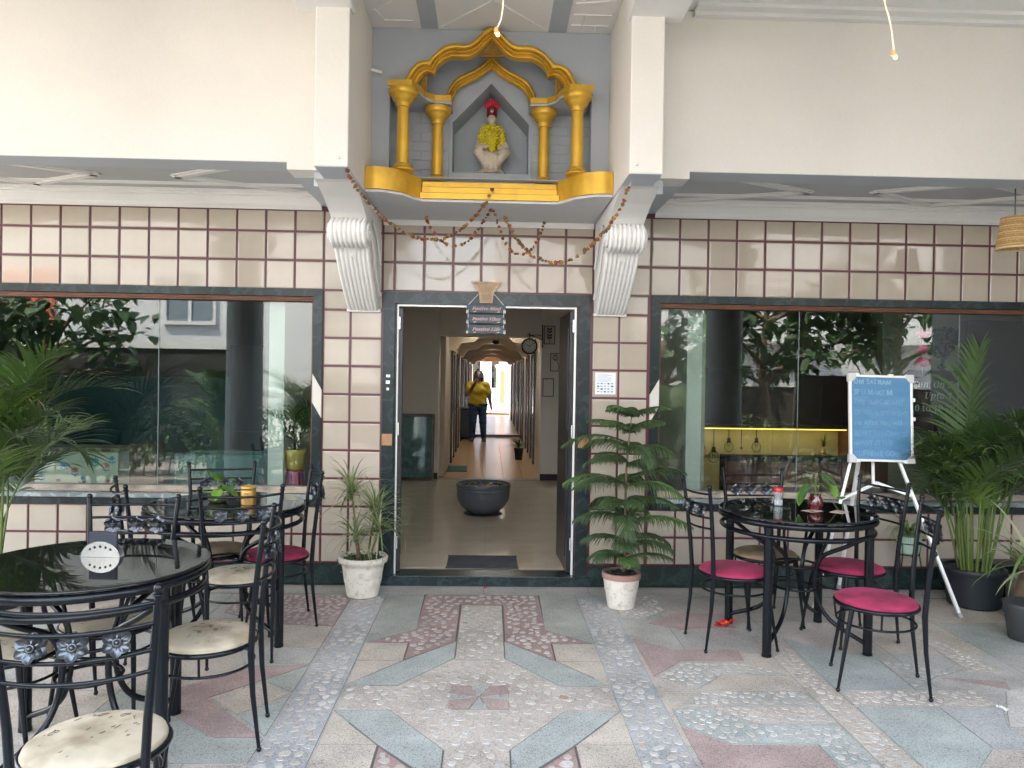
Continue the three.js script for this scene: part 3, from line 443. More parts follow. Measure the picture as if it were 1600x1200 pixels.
// ---------- entrance hall and corridor ----------
const H0 = 0.075, hall = thing('entrance_hall', 'dim entrance hall with glossy beige floor and off white walls behind the doorway', 'hall');
const W = M.hallWall, skirt = M.black;
obj('hall_floor', box(-2.0, 2.0, -0.3, H0, -5.5, -0.161), mat(0.2, 0.18, 0.15), hall).visible = true;
for (let i = 0; i < 4; i++) for (let k = 0; k < 6; k++) rawMesh('floor_tile', (() => { const g = merge(rbox(-1.6 + i * 0.8 + 0.001, -0.8 + i * 0.8 - 0.001, H0, H0 + 0.004, -5.48 + k * 0.88 + 0.001, -4.6 + k * 0.88 - 0.001, 0.001, 1)); uvMetres(g); return g; })(), M.hallFloor, hall);
obj('hall_wall', box(-1.72, -1.6, 0, 2.9, -5.6, -0.161), W, hall); obj('hall_wall', box(1.6, 1.72, 0, 2.9, -5.6, -0.161), W, hall);
obj('hall_ceiling', plan([[-1.8, -5.8], [1.8, -5.8], [1.8, -0.161], [-1.8, -0.161]], 2.82, 2.98, [[[-1.0, 4.4], [1.0, 4.4], [1.0, 1.0], [-1.0, 1.0]]]), W, hall);
const milk = (tr) => phys(0.85, 0.87, 0.87, { roughness: 1, transmission: tr, thickness: 0, side: THREE.DoubleSide }), frosted = milk(0.13), frostedDim = milk(0.045), frostedClear = milk(0.62);
obj('skylight_pane', box(-1.05, 1.05, 2.985, 2.995, -4.45, -0.95), frosted, hall);
for (const [a, b] of [[-1.6, -0.735], [0.79, 1.6]]) { obj('pier', box(a, b, 0, 2.82, -5.9, -5.48), W, hall); obj('skirting', box(a, b, H0, H0 + 0.1, -5.48, -5.465), skirt, hall); obj('cornice', profileX([[-5.48, 2.56], [-5.45, 2.56], [-5.40, 2.68], [-5.39, 2.8199], [-5.48, 2.8199]], a, b), W, hall); }
obj('header', box(-0.735, 0.79, 2.22, 2.82, -5.95, -5.6), W, hall);
obj('threshold', rbox(-0.733, 0.788, H0 - 0.05, H0 + 0.006, -5.6, -5.482, 0.003), mat(0.12, 0.07, 0.04, { roughness: 0.3 }), hall);
const cor = thing('corridor', 'long narrow corridor with warm glossy tiles leading to a bright exit', 'corridor');
const CX = [-0.66, 0.83], ZE = -25;
obj('corridor_bed', box(-0.9, 1.0, -0.3, H0 - 0.002, ZE, -5.6), mat(0.12, 0.08, 0.05), cor);
for (let z = -5.62, r = 0; z > ZE + 0.3 && r < 70; z -= 0.3, r++) for (let i = 0; i < 5; i++) rawMesh('floor_tile', tileFloor(), M.corridorFloor, cor).position.set(-0.61 + i * 0.3 + 0.11, H0, z - 0.15);
function tileFloor() { if (!tileFloor.g) { tileFloor.g = merge(rbox(-0.1485, 0.1485, -0.002, 0.004, -0.1485, 0.1485, 0.001, 1)); uvMetres(tileFloor.g); } return tileFloor.g; }
obj('corridor_wall', box(-0.86, CX[0], 0, 2.6, ZE, -5.9), mat(0.55, 0.46, 0.36, { roughness: 0.5, map: texPlaster }), cor); obj('corridor_wall', box(CX[1], 1.03, 0, 2.6, ZE, -5.9), mat(0.55, 0.46, 0.36, { roughness: 0.5, map: texPlaster }), cor);
const skyHoles = [-6.1, -8.6, -11.6, -15.2, -19.2].map((z) => [[-0.35, -z], [0.52, -z], [0.52, -z + 1.2], [-0.35, -z + 1.2]]); obj('corridor_ceiling', plan([[-0.9, ZE], [1.1, ZE], [1.1, -5.95], [-0.9, -5.95]], 2.42, 2.6, skyHoles), mat(0.7, 0.62, 0.52), cor);
for (const z of [-6.1, -8.6, -11.6, -15.2, -19.2]) obj('skylight_pane', box(-0.38, 0.55, 2.602, 2.61, z - 1.23, z + 0.03), frostedClear, cor);
obj('exit_header', box(CX[0], CX[1], 2.2, 2.42, ZE, ZE + 0.2), mat(0.4, 0.25, 0.12), cor);
for (const z of [-13.6, -13.75]) obj('floor_bar', rbox(CX[0], CX[1], H0, H0 + 0.06, z - 0.14, z, 0.004), mat(0.09, 0.035, 0.03, { roughness: 0.3 }), cor);
obj('floor_bar', rbox(CX[0], CX[1], H0, H0 + 0.08, ZE + 0.02, ZE + 0.2, 0.004), mat(0.09, 0.035, 0.03, { roughness: 0.3 }), cor);
for (const z of [-7, -10.5, -14, -18, -22]) { const w = 0.16; obj('ceiling_arch', prism([[CX[0], 2.05], [CX[0] + 0.12, 2.05], [CX[0] + 0.2, 2.17], [CX[0] + 0.42, 2.20], [CX[0] + 0.52, 2.30], [0.085, 2.34], [CX[1] - 0.52, 2.30], [CX[1] - 0.42, 2.20], [CX[1] - 0.2, 2.17], [CX[1] - 0.12, 2.05], [CX[1], 2.05], [CX[1], 2.42], [CX[0], 2.42]], z - w, z), mat(0.58, 0.45, 0.30, { roughness: 0.5 }), cor); }
const darkWood = mat(0.085, 0.042, 0.026, { roughness: 0.25, map: texWood });
for (const z of [-7.6, -9.6, -12.2, -15, -18, -21]) for (const s of [0, 1]) {
  const x = s ? CX[1] : CX[0], e = s ? -1 : 1, X = (a, b) => (e > 0 ? [x + a, x + b] : [x - b, x - a]);
  const [a, b] = X(0.0005, 0.035), [c, d] = X(0.0, 0.012);
  const fr = obj('door_frame', [box(a, b, H0, 2.05, z - 0.06, z), box(a, b, H0, 2.05, z - 1.0, z - 0.94), box(a, b, 2.0, 2.06, z - 0.94, z - 0.06)], darkWood, cor);
  obj('glazed_panel', box(c, d, 0.95, 1.98, z - 0.93, z - 0.07), mat(0.5, 0.52, 0.52, { roughness: 0.06 }), fr); obj('panel', box(c, d, H0 + 0.05, 0.93, z - 0.93, z - 0.07), s ? M.marbleDark : mat(0.45, 0.38, 0.3, { roughness: 0.3 }), fr);
}
// lane beyond the corridor's far end
struct(obj('lane_paving', plan([[-14, -60], [14, -60], [14, ZE], [-14, ZE]], -0.2, 0.05), mat(0.55, 0.47, 0.42, { roughness: 0.9, map: texSpeckle })));
{
  const g = thing('gate_pillar', 'white gate pillar with a tall orange panel outside the far exit', 'pillar', [0.62, 0.05, -30]);
  obj('shaft', rbox(-0.28, 0.28, 0, 2.0, -0.28, 0.28, 0.02), M.white, g); obj('orange_panel', prism([[-0.12, 0.4], [0, 0.25], [0.12, 0.4], [0.12, 1.75], [0, 1.9], [-0.12, 1.75]], 0.281, 0.31), mat(0.72, 0.14, 0.06), g); obj('cap', lathe([[0, 2.0], [0.34, 2.0], [0.36, 2.06], [0.3, 2.1], [0.12, 2.12], [0.18, 2.25], [0.14, 2.38], [0, 2.42]], 20), M.white, g);
  const b = thing('lane_house', 'blue grey house front with windows far beyond the corridor exit', 'house', [0, 0.05, -38]);
  obj('wall', box(-9, 9, 0, 6, -0.4, 0), mat(0.35, 0.38, 0.42, { roughness: 0.8, map: texPlaster }), b);
  for (const x of [-2.4, -0.9, 0.5, 2.0]) { const w = obj('window', [box(x - 0.45, x - 0.38, 0.9, 2.6, 0.001, 0.08), box(x + 0.38, x + 0.45, 0.9, 2.6, 0.001, 0.08), box(x - 0.45, x + 0.45, 2.6, 2.68, 0.001, 0.08), box(x - 0.45, x + 0.45, 0.82, 0.9, 0.001, 0.1)], M.white, b); obj('pane', box(x - 0.38, x + 0.38, 0.9, 2.6, 0.002, 0.02), M.blackGlass, w); }
  obj('plinth', box(-9, 9, 0, 0.45, 0.001, 0.12), M.white, b);
}

// ---------- rooms behind the shop windows ----------
function room(name, label, x0, x1, wallMat, floorMat, sky = false) {
  const r = thing(name, label, 'room');
  obj('floor', box(x0, x1, -0.3, 0.1, -4.6, -0.162), floorMat, r); obj('back_wall', box(x0, x1, 0.1, 2.9, -4.75, -4.6), wallMat, r);
  obj('side_wall', box(x0 - 0.12, x0, 0, 2.9, -4.75, -0.162), wallMat, r); obj('side_wall', box(x1, x1 + 0.12, 0, 2.9, -4.75, -0.162), wallMat, r); obj('ceiling', plan([[x0 - 0.1, -4.75], [x1 + 0.1, -4.75], [x1 + 0.1, -0.162], [x0 - 0.1, -0.162]], 2.9, 2.99, sky ? [[[x0 + 1.2, 3.6], [x1 - 0.4, 3.6], [x1 - 0.4, 0.5], [x0 + 1.2, 0.5]]] : []), wallMat, r); if (sky) obj('skylight_pane', box(x0 + 1.15, x1 - 0.35, 2.992, 3.0, -3.65, -0.45), frostedDim, r);
  return r;
}
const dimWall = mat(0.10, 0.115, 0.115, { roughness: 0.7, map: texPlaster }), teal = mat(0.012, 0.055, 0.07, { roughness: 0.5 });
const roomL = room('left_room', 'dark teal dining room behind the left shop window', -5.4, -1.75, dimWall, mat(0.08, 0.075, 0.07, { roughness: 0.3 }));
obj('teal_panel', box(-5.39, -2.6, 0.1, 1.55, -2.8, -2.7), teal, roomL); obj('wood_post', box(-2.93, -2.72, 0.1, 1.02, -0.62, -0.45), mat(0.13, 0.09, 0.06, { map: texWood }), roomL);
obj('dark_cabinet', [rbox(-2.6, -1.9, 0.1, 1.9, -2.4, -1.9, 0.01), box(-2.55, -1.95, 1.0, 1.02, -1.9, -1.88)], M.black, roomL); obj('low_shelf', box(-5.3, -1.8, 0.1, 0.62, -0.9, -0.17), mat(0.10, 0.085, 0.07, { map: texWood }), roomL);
const roomR = room('right_room', 'dim cafe room behind the right shop window', 1.75, 6.2, mat(0.40, 0.36, 0.28, { roughness: 0.7, map: texPlaster }), mat(0.12, 0.1, 0.08, { roughness: 0.25 }), true);
obj('dark_recess', box(4.72, 6.19, 0.1, 2.25, -1.62, -1.5), mat(0.008, 0.012, 0.016, { roughness: 0.5 }), roomR);
obj('partition', box(3.95, 6.19, 0.1, 2.899, -1.75, -1.64), mat(0.42, 0.37, 0.28, { roughness: 0.7, map: texPlaster }), roomR);
obj('bulkhead', box(1.76, 4.3, 1.12, 1.75, -3.2, -2.72), mat(0.07, 0.035, 0.024, { roughness: 0.3, map: texWood }), roomR);

// ---------- street in front (seen in the window reflections) ----------
{
  const h = thing('street_house', 'white street house with an orange band reflected in the left window', 'house', [-8.5, -0.22, 15]);
  obj('wall', box(-8, 5.6, 0, 8.5, 0, 6), mat(0.78, 0.78, 0.78, { roughness: 0.8, map: texPlaster }), h); obj('orange_band', box(-8.02, -3.2, 3.0, 4.4, -0.06, -0.001), mat(0.62, 0.12, 0.045, { roughness: 0.7 }), h);
  for (const x of [0.4, 4.4]) { const w = obj('window', [box(x - 0.7, x + 0.7, 3.1, 3.2, -0.12, -0.001), box(x - 0.7, x - 0.62, 3.2, 4.6, -0.08, -0.001), box(x + 0.62, x + 0.7, 3.2, 4.6, -0.08, -0.001), box(x - 0.04, x + 0.04, 3.2, 4.6, -0.08, -0.001)], M.white, h); obj('pane', box(x - 0.62, x + 0.62, 3.2, 4.6, -0.03, -0.001), mat(0.2, 0.24, 0.27, { roughness: 0.1 }), w); }
  const h2 = thing('street_block', 'pale street block with louvred balconies reflected in the right window', 'building', [9, -0.22, 18]);
  obj('wall', box(-9, 8, 0, 9, 0, 6), mat(0.66, 0.65, 0.66, { roughness: 0.8, map: texPlaster }), h2); for (let k = 0; k < 3; k++) { obj('balcony', box(-7 + k * 5, -3.6 + k * 5, 3.0, 3.9, -0.9, -0.001), M.white, h2); for (let j = 0; j < 6; j++) obj('louvre', box(-6.9 + k * 5, -3.7 + k * 5, 4.2 + j * 0.28, 4.32 + j * 0.28, -0.5, -0.3), M.white, h2); }
  const w = thing('compound_wall', 'long grey compound wall across the street with a flat coping', 'wall', [0, -0.22, 11.5]);
  obj('wall_body', box(-16, -5.2, 0, 2.35, 0, 0.22), mat(0.04, 0.038, 0.034, { roughness: 0.9, map: texDirt }), w); obj('wall_body', box(-3.6, 16, 0, 1.7, 0, 0.22), mat(0.06, 0.042, 0.035, { roughness: 0.9, map: texDirt }), w); obj('coping', box(-16, -5.2, 2.35, 2.45, -0.05, 0.27), M.white, w); obj('coping', box(-3.6, 16, 1.7, 1.8, -0.05, 0.27), M.white, w);
  const g = thing('street_gate', 'white barred metal gate in the compound wall', 'gate', [-4.4, -0.22, 11.6]);
  for (let i = 0; i <= 10; i++) obj('bar', box(-0.78 + i * 0.156 - 0.014, -0.78 + i * 0.156 + 0.014, 0.15, 2.0, -0.012, 0.012), M.white, g); for (const y of [0.12, 0.9, 1.95]) obj('rail', box(-0.8, 0.8, y, y + 0.05, -0.02, 0.02), M.white, g);
  for (const [x, lab] of [[-3.35, 'round grey porch column left of the entrance path'], [3.3, 'round grey porch column right of the entrance path']]) {
    const c = thing('porch_column', lab, 'column', [x, 0, 4.6], 0, 'porch columns at the street edge');
    obj('shaft', lathe([[0, 0], [0.3, 0], [0.3, 0.12], [0.25, 0.16], [0.235, 3.1], [0.25, 3.12]], 36), mat(0.30, 0.32, 0.33, { roughness: 0.5, map: texPlaster }), c); obj('capital', lathe([[0.0, 3.1], [0.25, 3.1], [0.31, 3.16], [0.28, 3.2], [0.36, 3.3], [0.36, 3.40], [0, 3.4]], 36), M.white, c);
  }
  for (const [x0, x1] of [[-3.2, 3.15], [3.45, 6.6], [-6.6, -3.5]]) { const N = 20, a = []; for (let i = 0; i <= N; i++) { const t = i / N; a.push([lerp(x0, x1, t), 3.42 + 0.30 * Math.pow(Math.sin(Math.PI * t), 0.6)]); } obj('front_arch', prism([[x0, 3.42], ...a, [x1, 3.42], [x1 + 0.12, 3.42], [x1 + 0.12, 3.978], [x0 - 0.12, 3.978], [x0 - 0.12, 3.42]].filter((p, i, l) => !i || p[0] !== l[i - 1][0] || p[1] !== l[i - 1][1]), 4.52, 4.70), M.white, can); }
  const rw = thing('side_wall', 'plain pale end wall at the right side of the porch', 'wall'); obj('wall_body', box(6.6, 6.78, 0, 3.97, 0, 5.2), mat(0.36, 0.35, 0.33, { roughness: 0.8, map: texPlaster }), rw);
}
// broad-leaved tree by the street, right
function leafGeo(L, Wd, fold = 0.2, n = 4) { return gridMesh(2, n, (u, v) => { const w = Wd * Math.sin(Math.PI * Math.pow(v, 0.8)) * 0.5 + 0.0005; const s = (u - 0.5) * 2; return V(s * w, -0.25 * L * v * v + Math.abs(s) * w * fold, v * L); }); }
function streetTree(x, z, h, label, seed) {
  const r = rng(seed), t = thing('street_tree', label, 'tree', [x, -0.22, z]);
  obj('trunk', taper([V(0, 0, 0), V(0.05, h * 0.25, 0), V(-0.03, h * 0.5, 0.05), V(0.02, h * 0.75, 0)], [0.16, 0.12, 0.09, 0.05], 8), M.bark, t);
  const limbs = [], leaves = [], lg = leafGeo(0.34, 0.22, 0.2, 3);
  for (let i = 0; i < 16; i++) {
    const y = h * (0.38 + 0.4 * r()), a = r() * 6.28, L = 0.9 + 1.1 * r(), e = V(Math.cos(a) * L, y + L * (0.15 + 0.5 * r()), Math.sin(a) * L);
    limbs.push(taper([V(0, y, 0), V(e.x * 0.5, (y + e.y) / 2 + 0.1, e.z * 0.5), e], [0.05, 0.03, 0.012], 5));
    for (let k = 0; k < 46; k++) { const c = e.clone().multiply(V(0.55 + 0.6 * r(), 1, 0.55 + 0.6 * r())).add(V((r() - 0.5) * 0.7, (r() - 0.5) * 0.7, (r() - 0.5) * 0.7)); leaves.push(lg.clone().rotateX((r() - 0.3) * 1.4).rotateY(r() * 6.28).scale(0.6 + r() * 0.7, 0.6 + r() * 0.7, 0.6 + r() * 0.7).translate(c.x, c.y, c.z)); }
  }
  obj('limb', limbs, M.bark, t); obj('crown', leaves, M.frondDark, t);
}
streetTree(-8.9, 9.6, 4.0, 'leafy street tree reflected at the left end of the left window', 14); streetTree(8.6, 9.8, 4.8, 'tallest leafy street tree at the right end of the street wall', 13); streetTree(3.4, 8.6, 3.9, 'leafy street tree reflected in the right window nearest its left end', 11); streetTree(5.6, 9.4, 4.3, 'taller leafy street tree beside the first one', 12);
function hedge(x0, x1, label, seed) {
  const r = rng(seed), t = thing('street_hedge', label, 'hedge', [0, -0.22, 7.6]), lv = [], st = [], lg = leafGeo(0.13, 0.07, 0.2, 2);
  for (let k = 0; k < 3200; k++) { const x = lerp(x0, x1, r()), y = 0.12 + 1.0 * Math.pow(r(), 0.7) + 0.12 * Math.sin(x * 3), z = (r() - 0.5) * 0.7; lv.push(lg.clone().rotateX((r() - 0.4) * 2).rotateY(r() * 6.28).translate(x, y, z)); }
  for (let x = x0 + 0.1; x < x1; x += 0.22) st.push(taper([V(x, 0, 0), V(x + 0.05, 0.5, 0.05), V(x, 0.95, -0.05)], [0.015, 0.011, 0.006], 5));
  obj('foliage', lv, M.frondDark, t).userData.kind = 'stuff'; obj('stem', st, M.bark, t).userData.kind = 'stuff';
}
hedge(-9, -1.5, 'low dark hedge along the street reflected in the left window', 61); hedge(1.6, 9.5, 'low dark hedge along the street reflected in the right window', 62);
// ---------- chairs and tables ----------
const seatProf = (() => { const p = []; for (let i = 0; i <= 10; i++) { const t = i / 10; p.push([0.208 * Math.sin(Math.PI / 2 * t) , 0.482 - 0.030 * Math.pow(t, 2.4)]); } return [...p, [0.211, 0.446], [0.208, 0.438], [0.0, 0.436]].map(([r, y]) => [Math.max(r, 0.0), y]); })();
function inkMarks(seed) {                                          // pen scribbles and scratches left on the cloth
  const r = rng(seed), list = [], Y = (x, z) => 0.4835 - 0.030 * Math.pow(clamp(Math.hypot(x, z) / 0.208) ** 1.0, 4.2);
  for (let k = 0; k < 26; k++) {
    const a = r() * 6.28, d = 0.18 * Math.sqrt(r()), x = Math.cos(a) * d, z = Math.sin(a) * d, dir = r() < 0.6 ? (r() - 0.5) * 0.7 : r() * 6.28, L = 0.008 + 0.03 * r() * r(), c = (r() - 0.5) * 0.02, pts = [];
    for (let i = 0; i <= 4; i++) { const t = i / 4 - 0.5, px = x + Math.cos(dir) * L * t - Math.sin(dir) * c * (0.25 - t * t), pz = z + Math.sin(dir) * L * t + Math.cos(dir) * c * (0.25 - t * t); pts.push(V(px, Y(px, pz), pz)); }
    list.push(tube(pts, 0.0009, 5, 4));
  }
  for (let k = 0; k < 3; k++) { const x = (r() - 0.5) * 0.22, z = (r() - 0.5) * 0.22, pts = []; for (let i = 0; i <= 14; i++) { const t = i / 14 * 6.28 * 1.6; const px = x + 0.012 * Math.cos(t) + 0.0022 * i, pz = z + 0.009 * Math.sin(t); pts.push(V(px, Y(px, pz), pz)); } list.push(tube(pts, 0.0008, 26, 4)); }
  return list;
}
const flowerGeo = (() => {
  const parts = [];
  for (let k = 0; k < 6; k++) { const sheet = (dz) => gridMesh(4, 5, (u, v) => { const s = (u - 0.5) * 2, w = 0.0150 * Math.pow(Math.sin(Math.PI * (0.10 + 0.88 * v)), 0.65); return V(s * w, 0.006 + 0.031 * v, 0.002 + dz + 0.010 * v * v + 0.006 * s * s * Math.sin(Math.PI * v) - 0.0035 * Math.exp(-s * s * 30)); }); const a = sheet(0), b = sheet(-0.002); parts.push(a.rotateZ(k * Math.PI / 3), b.rotateZ(k * Math.PI / 3)); }
  parts.push(T(new THREE.TorusGeometry(0.0085, 0.0035, 6, 12), 0, 0, 0.006), T(new THREE.SphereGeometry(0.006, 8, 6), 0, 0, 0.009));
  return merge(parts);
})();
function makeChair(name, label, seatMat, ink) {
  const t = thing(name, label, 'chair');
  const s = obj('seat', lathe(seatProf, 36).scale(1, 1, 0.97), seatMat, t); s.rotation.y = ink ? ink * 1.3 : 0.4;
  if (ink) obj('ink_mark', inkMarks(ink), M.ink, s);
  obj('seat_ring', [torus(0.211, 0.0115, 0.436, 44, 8), torus(0.205, 0.006, 0.428, 40, 6)].map((g) => g.scale(1, 1, 0.97)), M.iron, t);
  obj('stretcher_ring', [torus(0.196, 0.0062, 0.342, 40, 6), rod(V(0, 0.34, 0.196), V(0, 0.43, 0.208), 0.0055), rod(V(-0.196, 0.34, 0), V(-0.208, 0.43, 0), 0.0055), rod(V(0.196, 0.34, 0), V(0.208, 0.43, 0), 0.0055)], M.iron, t);
  for (const x of [-1, 1]) {
    obj('leg', [taper([V(x * 0.152, 0.432, 0.135), V(x * 0.163, 0.34, 0.15), V(x * 0.187, 0.012, 0.20)], [0.0135, 0.0125, 0.0075], 9), ball(x * 0.187, 0.0115, 0.20, 0.0115)], M.iron, t);
    obj('back_post', [taper([V(x * 0.168, 0.012, -0.24), V(x * 0.170, 0.25, -0.212), V(x * 0.174, 0.43, -0.203), V(x * 0.183, 0.6, -0.212), V(x * 0.20, 0.8, -0.231), V(x * 0.214, 0.985, -0.253)], [0.0075, 0.0115, 0.0145, 0.0135, 0.0125, 0.0105], 9), ball(x * 0.168, 0.0115, -0.24, 0.0115), ball(x * 0.2145, 0.99, -0.254, 0.0145), torus(0.0135, 0.003, 0, 12, 5).translate(x * 0.213, 0.97, -0.252)], M.iron, t);
  }
  const post = (y) => { const k = smooth(0.43, 1, y); return [lerp(0.174, 0.214, (y - 0.43) / 0.56), -0.203 - 0.05 * Math.pow((y - 0.43) / 0.56, 1.1)]; };
  for (const [y, bow] of [[0.948, 0.05], [0.886, 0.05], [0.806, 0.048], [0.742, 0.046]]) { const [x, z] = post(y); obj('back_rail', tube([[-x, y, z], [-x * 0.55, y - 0.004, z - bow * 0.72], [0, y - 0.006, z - bow], [x * 0.55, y - 0.004, z - bow * 0.72], [x, y, z]], 0.0068, 18, 7), M.iron, t); }
  for (const x of [-0.108, 0, 0.108]) { const [, z] = post(0.845); const g = flowerGeo.clone().scale(1.12, 1.12, 1.3); const g2 = flowerGeo.clone().scale(1.12, 1.12, 1.3).rotateY(Math.PI); const f = obj('flower_ornament', [g, g2], M.ironFlower, t); f.position.set(x, 0.845, z - 0.048 + Math.abs(x) * 0.16); f.rotation.set(0.2, -x * 1.6, 0); }
  return t;
}
const CH = 'iron cafe chairs with flower ornaments', D2 = Math.PI / 180;
const cA = makeChair('cafe_chair', 'black iron chair with stained beige seat, backrest towards us, nearest of the front left table', M.seatBeige, 3);
const cB = makeChair('cafe_chair', 'black iron chair with stained beige seat at the right side of the front left table', M.seatBeige, 5);
const cI = makeChair('cafe_chair', 'black iron chair with pink velvet seat at the left side of the right table', M.seatPink, 0);
const cJ = makeChair('cafe_chair', 'black iron chair with brown seat standing behind the right table under the window', M.seatBrown, 0);
const put = (c, x, z, deg) => { c.position.set(x, 0, z); c.rotation.y = deg * D2; c.userData.group = CH; };
put(cA, -1.20, 3.50, -166); put(cB, -1.205, 2.53, -80); put(cI, 1.545, 1.262, 96); put(cJ, 1.905, 0.81, 2);
const place = (c, x, z, deg, label) => dup(c, [x, 0, z], deg * D2, label, CH);
place(cB, -1.735, 2.31, 3, 'black iron chair with beige seat behind the front left table, facing us');
place(cA, -1.985, 2.67, 90, 'black iron chair with beige seat left of the front left table, cut by the frame');
place(cJ, -1.76, 0.85, 12, 'black iron chair with brown seat behind the back left table against the window sill');
place(cI, -1.345, 0.955, -68, 'black iron chair with pink seat at the right side of the back left table');
place(cB, -1.41, 1.475, -160, 'black iron chair with stained beige seat in front of the back left table');
place(cA, -1.84, 1.42, 122, 'black iron chair seen edge on at the left side of the back left table');
place(cI, 2.31, 1.16, -76, 'black iron chair with pink seat behind the right table beside the easel');
place(cI, 2.115, 1.89, -109, 'black iron chair with pink seat standing out in front of the right table');

function makeTable(name, label) {
  const t = thing(name, label, 'table');
  obj('table_top', lathe([[0, 0.799], [0.462, 0.799], [0.471, 0.801], [0.473, 0.806], [0.470, 0.811], [0.462, 0.8125], [0, 0.8125]], 72), M.blackGlass, t);
  obj('top_ring', torus(0.458, 0.0185, 0.778, 72, 10), M.iron, t); obj('lower_ring', torus(0.452, 0.0145, 0.706, 72, 10), M.iron, t);
  for (let k = 0; k < 4; k++) {
    const a = k * Math.PI / 2, c = Math.cos(a), s = Math.sin(a), P = (r, y) => V(c * r, y, s * r);
    obj('leg', [rod(P(0.437, 0.0), P(0.437, 0.77), 0.0265, 0.0265, 16), rod(P(0.437, 0.0), P(0.437, 0.012), 0.0285, 0.0285, 16)], M.iron, t);
    obj('brace', [tube([P(0.43, 0.70), P(0.30, 0.62), P(0.17, 0.545), P(0.135, 0.48), P(0.12, 0.38), P(0.15, 0.25), P(0.22, 0.16), P(0.42, 0.065)], 0.0135, 36, 8), tube([P(0.15, 0.77), P(0.20, 0.70), P(0.135, 0.5)], 0.010, 12, 6)], M.iron, t);
  }
  obj('centre_ring', [torus(0.128, 0.008, 0.47, 36, 6), torus(0.128, 0.008, 0.33, 36, 6)], M.iron, t);
  return t;
}
const TB = 'round black glass cafe tables', tR = makeTable('cafe_table', 'round black glass table among pink chairs on the right'); tR.userData.group = TB; tR.position.set(1.965, 0, 1.17); tR.rotation.y = -42 * D2;
dup(tR, [-1.59, 0, 1.17], -28 * D2, 'round black glass table by the left window holding a gold canister', TB); dup(tR, [-1.65, 0, 2.665], 62 * D2, 'round black glass table at the lower left with a napkin holder', TB);

// ---------- plants ----------
function ribbonLeaf(p, dir, len, wid, elev, droop, o = {}) {        // long strap leaf that rises and bends over
  const n = o.n ?? 6, pos = [], idx = [], cur = p.clone(), h = V(Math.cos(dir), 0, Math.sin(dir)), side = V(-Math.sin(dir), 0, Math.cos(dir)), fold = o.fold ?? 0.25, tw = o.twist ?? 0;
  for (let i = 0; i <= n; i++) {
    const t = i / n, e = elev - droop * Math.pow(t, 1.25), w = wid * 0.5 * (o.base ? lerp(1, 0.02, Math.pow(t, 1.6)) : Math.pow(Math.sin(Math.PI * clamp(0.08 + 0.92 * t)), 0.6)) * (t === 1 ? 0.05 : 1), up = V(-Math.sin(e) * h.x, Math.cos(e), -Math.sin(e) * h.z);
    const sd = side.clone().multiplyScalar(Math.cos(tw * t)).addScaledVector(up, Math.sin(tw * t));
    const a = cur.clone().addScaledVector(sd, w).addScaledVector(up, w * fold), b = cur.clone().addScaledVector(sd, -w).addScaledVector(up, w * fold);
    pos.push(a.x, a.y, a.z, cur.x, cur.y, cur.z, b.x, b.y, b.z);
    const st = len / n; cur.addScaledVector(h, Math.cos(e) * st).addScaledVector(V(0, 1, 0), Math.sin(e) * st);
  }
  for (let i = 0; i < n; i++) { const k = i * 3; idx.push(k, k + 1, k + 3, k + 1, k + 4, k + 3, k + 1, k + 2, k + 4, k + 2, k + 5, k + 4); }
  const g = new THREE.BufferGeometry(); g.setAttribute('position', new THREE.Float32BufferAttribute(pos, 3)); g.setIndex(idx); g.computeVertexNormals(); return g;
}
